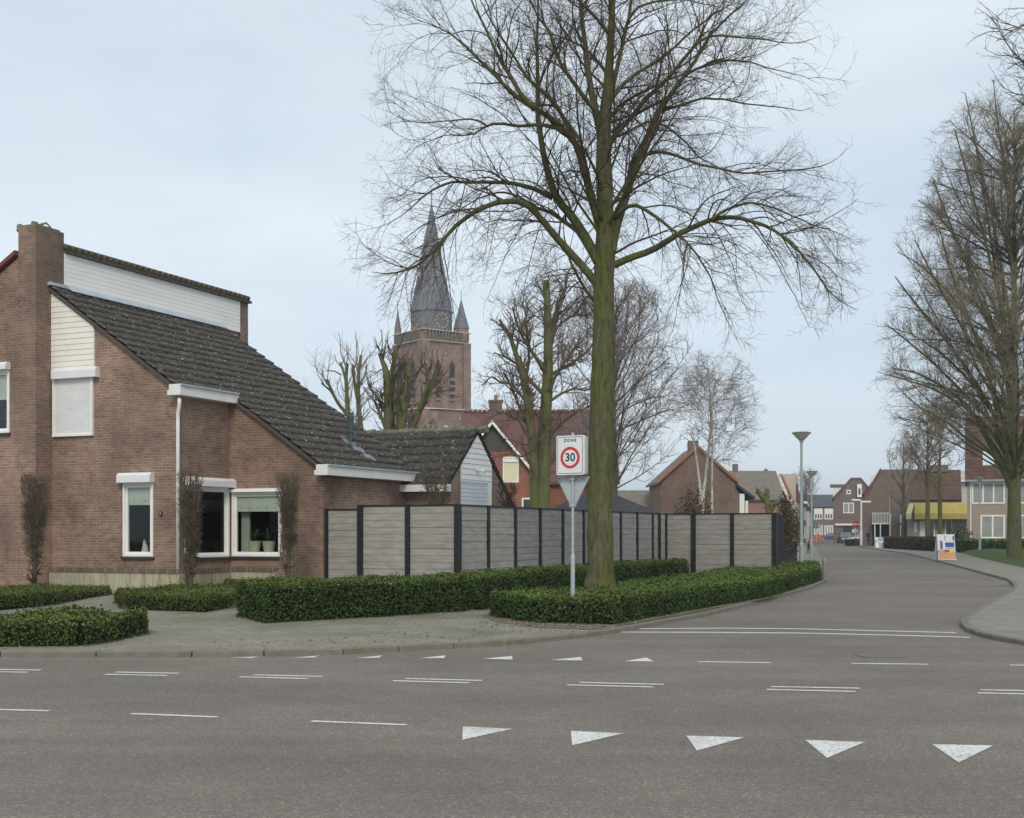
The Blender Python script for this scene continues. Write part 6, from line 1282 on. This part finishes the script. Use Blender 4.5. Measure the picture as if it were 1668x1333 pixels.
# ------------------------------------------------------------------ person walking
def person(px, d):
    root = empty('person', (X_(px, d), d, .07), R(20), label='person in dark jacket and trousers walking past the brown building', cat='person')
    J = {'pel': (0, 0, .95, .135, .10), 'waist': (0, 0, 1.1, .14, .10), 'chest': (0, -.01, 1.34, .175, .115), 'neck': (0, 0, 1.5, .055, .055), 'head0': (0, -.02, 1.58, .07, .08), 'head1': (0, -.02, 1.68, .078, .095), 'top': (0, -.01, 1.76, .045, .05),
         'shl': (-.19, 0, 1.43, .062, .062), 'ell': (-.25, .04, 1.17, .047, .047), 'wrl': (-.24, -.06, .93, .03, .03), 'hal': (-.24, -.09, .86, .034, .022),
         'shr': (.19, 0, 1.43, .062, .062), 'elr': (.25, .07, 1.17, .047, .047), 'wrr': (.25, .02, .92, .03, .03), 'har': (.25, -.01, .85, .034, .022),
         'hl': (-.09, 0, .88, .095, .095), 'kl': (-.1, -.14, .5, .062, .062), 'al': (-.1, -.2, .09, .042, .042), 'tl': (-.1, -.36, .04, .035, .03),
         'hr': (.09, 0, .88, .095, .095), 'kr': (.1, .06, .5, .062, .062), 'ar': (.1, .24, .12, .042, .042), 'tr': (.1, .12, .03, .035, .03)}
    Ed = [('pel', 'waist'), ('waist', 'chest'), ('chest', 'neck'), ('neck', 'head0'), ('head0', 'head1'), ('head1', 'top'), ('chest', 'shl'), ('shl', 'ell'), ('ell', 'wrl'), ('wrl', 'hal'), ('chest', 'shr'), ('shr', 'elr'), ('elr', 'wrr'), ('wrr', 'har'),
          ('pel', 'hl'), ('hl', 'kl'), ('kl', 'al'), ('al', 'tl'), ('pel', 'hr'), ('hr', 'kr'), ('kr', 'ar'), ('ar', 'tr')]
    V = [list(v) for v in J.values()]; names = list(J); E = [(names.index(a), names.index(b)) for a, b in Ed]
    for hand, sx in (('hal', -1), ('har', 1)):
        hx, hy, hz = J[hand][:3]; hi = names.index(hand)
        for k in range(4):
            y = hy - .03 + k * .02; b0 = len(V); l = (.05, .06, .058, .045)[k]
            V.append([hx, y, hz - .035, .0095, .0095]); V.append([hx - sx * .008, y, hz - .035 - l * .6, .0085, .0085]); V.append([hx - sx * .025, y, hz - .035 - l, .0075, .0075]); E += [(hi, b0), (b0, b0 + 1), (b0 + 1, b0 + 2)]
        b0 = len(V); V.append([hx - sx * .01, hy - .045, hz - .0, .011, .011]); V.append([hx - sx * .02, hy - .065, hz - .035, .009, .009]); E += [(hi, b0), (b0, b0 + 1)]
    me = bpy.data.meshes.new('person_body'); me.from_pydata([v[:3] for v in V], E, []); o = bpy.data.objects.new('tmp', me); COL.objects.link(o)
    sk = o.modifiers.new('skin', 'SKIN'); me.skin_vertices.new() if not me.skin_vertices else None
    for i, v in enumerate(V): me.skin_vertices[0].data[i].radius = (v[3], v[4])
    me.skin_vertices[0].data[0].use_root = True; ss = o.modifiers.new('sub', 'SUBSURF'); ss.levels = 2
    bpy.context.view_layer.update(); me2 = bpy.data.meshes.new_from_object(o.evaluated_get(bpy.context.evaluated_depsgraph_get())); bpy.data.objects.remove(o)
    SK = flat('skin', (.45, .27, .2), .6); JK = flat('dark_jacket', (.02, .022, .035), .8); TR = flat('dark_trousers', (.028, .03, .04), .85); SH = flat('black_shoes', (.015, .014, .013), .5)
    me2.materials.clear()
    for m_ in (SK, JK, TR, SH): me2.materials.append(m_)
    for p_ in me2.polygons:
        z = p_.center.z; x = abs(p_.center.x); p_.material_index = 0 if z > 1.5 or (x > .2 and z < .93) else 3 if z < .1 else 2 if z < .9 and x < .2 else 1; p_.use_smooth = True
    b = bpy.data.objects.new('body', me2); COL.objects.link(b); b.parent = root
    MB().lathe([(.088, 1.655), (.094, 1.70), (.082, 1.765), (.04, 1.795), (.005, 1.80)], (0, .0, 0), 14).build('hair', flat('dark_hair', (.03, .02, .015), .8), root, smooth=True)
    m = MB(); m.tube([(0, -.105, 1.655), (0, -.125, 1.635), (0, -.108, 1.625)], [.008, .014, .012], 6)
    for sx in (-1, 1): m.tube([(sx * .03, -.10, 1.665), (sx * .03, -.112, 1.665)], .009, 6); m.tube([(sx * .083, .0, 1.67), (sx * .09, .012, 1.64)], [.018, .012], 6)
    m.tube([(-.022, -.104, 1.6), (.022, -.104, 1.6)], .006, 5); m.build('face', SK, root, smooth=True)
    return root
person(1414, 146)

# ------------------------------------------------------------------ signs, boards and small things
def sandwich(px, d, label, wd, ht, rot, style, zb=.07):
    root = empty('advertising_board', (X_(px, d), d, zb), rot, label=label, cat='advertising board', group='advertising boards on the right pavement')
    BL = flat('poster_blue', (.05, .08, .33), .5); OR = flat('poster_orange', (.62, .34, .2), .5); LB = flat('poster_light_blue', (.22, .36, .62), .5); GN = flat('poster_green', (.2, .5, .1), .5); MG = flat('poster_maroon', (.22, .05, .12), .5)
    for sg2 in (-1, 1):
        def T(s, n, z): y = -.02 - .25 * (1 - z / ht); y = y * 1 - n; return (s, y, z) if sg2 < 0 else (s, -y, z)
        pn = MB().box(-wd / 2, wd / 2, 0, .02, .05, ht, None, T).build('panel', SIGNW, root)
        def R_(a, b, c, e, mt, h=.024): MB().box(-wd / 2 + a * wd, -wd / 2 + b * wd, .0205, h, .05 + c * (ht - .05), .05 + e * (ht - .05), None, T).build('printed_block', mt, pn)
        if style == 0:
            R_(.03, .97, .02, .40, OR); R_(.5, .95, .28, .42, flat('poster_yellow', (.75, .6, .25), .5), .027); R_(.36, .62, .3, .4, SIGNR, .029); R_(.42, .92, .5, .68, BL); R_(.14, .28, .42, .74, flat('poster_violet', (.12, .1, .2), .5)); R_(.42, .46, .76, .93, BL); R_(.86, .95, .76, .93, BL); R_(.97, 1.0, .05, .98, BL)
            R_(.42, .5, .44, .48, flat('poster_grey', (.3, .33, .38), .5)); R_(.54, .9, .44, .48, MATS['poster_grey'])
        else: R_(.3, .98, .62, .98, LB); R_(.3, .98, .25, .55, OR); R_(.02, .26, .55, .75, GN); R_(.7, .98, .02, .22, GN)
    MB().box(-wd / 2, -wd / 2 + .03, -.27, .27, .5, .53).box(wd / 2 - .03, wd / 2, -.27, .27, .5, .53).build('brace', METAL, root)
sandwich(1540, 69, 'tall white advertising board with blue print on the right pavement', 1.0, 1.42, R(6), 0)
sandwich(1433, 124, 'small far advertising board with pale blue and orange poster', .95, 1.05, R(0), 1)
for px_, lab, cm in ((1437, 'white box beside the far advertising board', 'sign_white'), (1443, 'light green box beside the far advertising board', 'poster_green')):
    o = MB().box(-.22, .22, -.2, .2, 0, .5).prism([(-.22, -.2, .502), (.22, -.2, .502), (.2, -.15, .56), (-.2, -.15, .56)], (0, .3, 0)).build('box', MATS[cm], bevel=.01); o.location = (X_(px_, 122.5), 122.5, .07); tag(o, lab, 'box')
def round_sign(px, d, y0, y1, label):
    q = PD(px, y0, d); root = empty('no_entry_sign', (q.x, d, 0), 0, label=label, cat='road sign'); r_ = .40; zc = Z_(y0 + 6, d)
    MB().lathe([(.06, 0), (.05, zc)], n=8).build('pole', GREYW, root); MB().tube([(0, -.07, zc), (0, -.1, zc)], r_, 24).build('disc', SIGNR, root); MB().box(-r_ * .75, r_ * .75, -.115, -.1005, zc - .09, zc + .09).build('bar', SIGNW, root)
    MB().box(-.45, .45, -.09, -.06, zc - 1.0, zc - .6).build('under_plate', SIGNW, root)
round_sign(1393.5, 153, 849, 887, 'red no entry sign with white bar on the far street corner')
q = PD(1330, 858, 200); bs = empty('blue_sign', (q.x, 200, 0), 0, label='blue and white information sign on a post before the far terrace', cat='road sign'); zc = Z_(858, 200)
MB().lathe([(.06, 0), (.06, zc + .3)], n=8).build('pole', GREYW, bs); MB().box(-.45, .2, -.1, -.062, zc - .35, zc + .35).build('blue_plate', flat('sign_blue_light', (.04, .16, .55), .4), bs); MB().box(.203, .6, -.1, -.062, zc - .35, zc + .35).build('white_plate', SIGNW, bs); MB().box(-.2, -.06, -.112, -.1005, zc - .22, zc + .22).build('white_mark', SIGNW, bs)
q = PD(1331, 880, 215); o = MB().prism([(-.75, 0, 0), (.75, 0, 0), (.85, 0, 1.0), (.2, 0, 1.35), (-.7, 0, .8)], (0, .9, 0)).build('container', flat('orange_container', (.5, .13, .05), .6), bevel=.03); o.location = (q.x, 215, .01); tag(o, 'orange red container standing left of the small purple car', 'container')
# bicycle leaning by the second lamp
def bicycle(px, d):
    root = empty('bicycle', (X_(px, d), d, .07), R(70), label='dark bicycle parked on the left pavement near the second lamp', cat='bicycle'); BK = flat('bicycle_black', (.02, .022, .025), .5)
    for x in (-.52, .52):
        pts = [(x + .33 * math.cos(R(a)), 0, .34 + .33 * math.sin(R(a))) for a in range(0, 361, 20)]; wl = MB().tube(pts, .018, 6, cap=False).build('wheel', BK, root); m = MB()
        for a in range(0, 180, 30): m.tube([(x + .32 * math.cos(R(a)), 0, .34 + .32 * math.sin(R(a))), (x - .32 * math.cos(R(a)), 0, .34 - .32 * math.sin(R(a)))], .003, 4)
        m.build('spokes', METAL, wl)
    m = MB(); B = (0, 0, .32); S_ = (-.18, 0, .85); Hd = (.36, 0, .85); 
    for a, b in ((B, S_), (B, Hd), (S_, Hd), (B, (-.52, 0, .34)), (S_, (-.52, 0, .34)), (Hd, (.52, 0, .34))): m.tube([a, b], .018, 6)
    m.build('frame', BK, root); MB().tube([Hd, (.34, 0, 1.05), (.3, .25, 1.05)], .014, 6).tube([(.34, 0, 1.05), (.3, -.25, 1.05)], .014, 6).build('handlebar', BK, root); MB().box(-.32, -.06, -.07, .07, .9, .95).tube([S_, (-.2, 0, .91)], .014, 6).build('saddle', BK, root, bevel=.02)
bicycle(1317, 92)
# fallen leaves and scraps in the gutter: one scattered mass
g = np.random.default_rng(90); n = 500; P = []
for k in range(n):
    f = g.random() * (len(KLw) - 6); i = int(f); a, b = np.array(KLw[i]), np.array(KLw[i + 1]); p_ = a + (b - a) * (f - i); nrm = np.array([-(b - a)[1], (b - a)[0]]) / np.linalg.norm(b - a); P.append([*(p_ + nrm * (g.random() ** 1.5 * 1.6 + .16)), .082])
for k in range(350): x, y = G(g.uniform(780, 1000), g.uniform(1012, 1024), .07); P.append([x, y, .082])
P = np.array(P); V, Q = leaf_quads(P, np.tile([0, 0, 1.], (len(P), 1)), .05, g, 3.0); o = np_mesh('fallen_leaves', V, Q, [flat('dry_leaves', (.28, .22, .15), .9, var=.5, vs=9)], smooth=False); tag(o, kind='stuff')
# thin air between the camera and the far street and church
hm = bpy.data.materials.new('haze_air'); hm.use_nodes = True; hn_ = hm.node_tree.nodes; hn_.remove(hn_['Principled BSDF']); pvn = hn_.new('ShaderNodeVolumePrincipled')
pvn.inputs['Color'].default_value = (.86, .92, 1, 1); pvn.inputs['Density'].default_value = .0005; pvn.inputs['Anisotropy'].default_value = .2
hm.node_tree.links.new(pvn.outputs[0], hn_['Material Output'].inputs['Volume'])
hz = MB().box(-3100, 3100, -70, 5100, -1.1, 66).build('haze', hm); tag(hz, kind='stuff')
print('scene built')
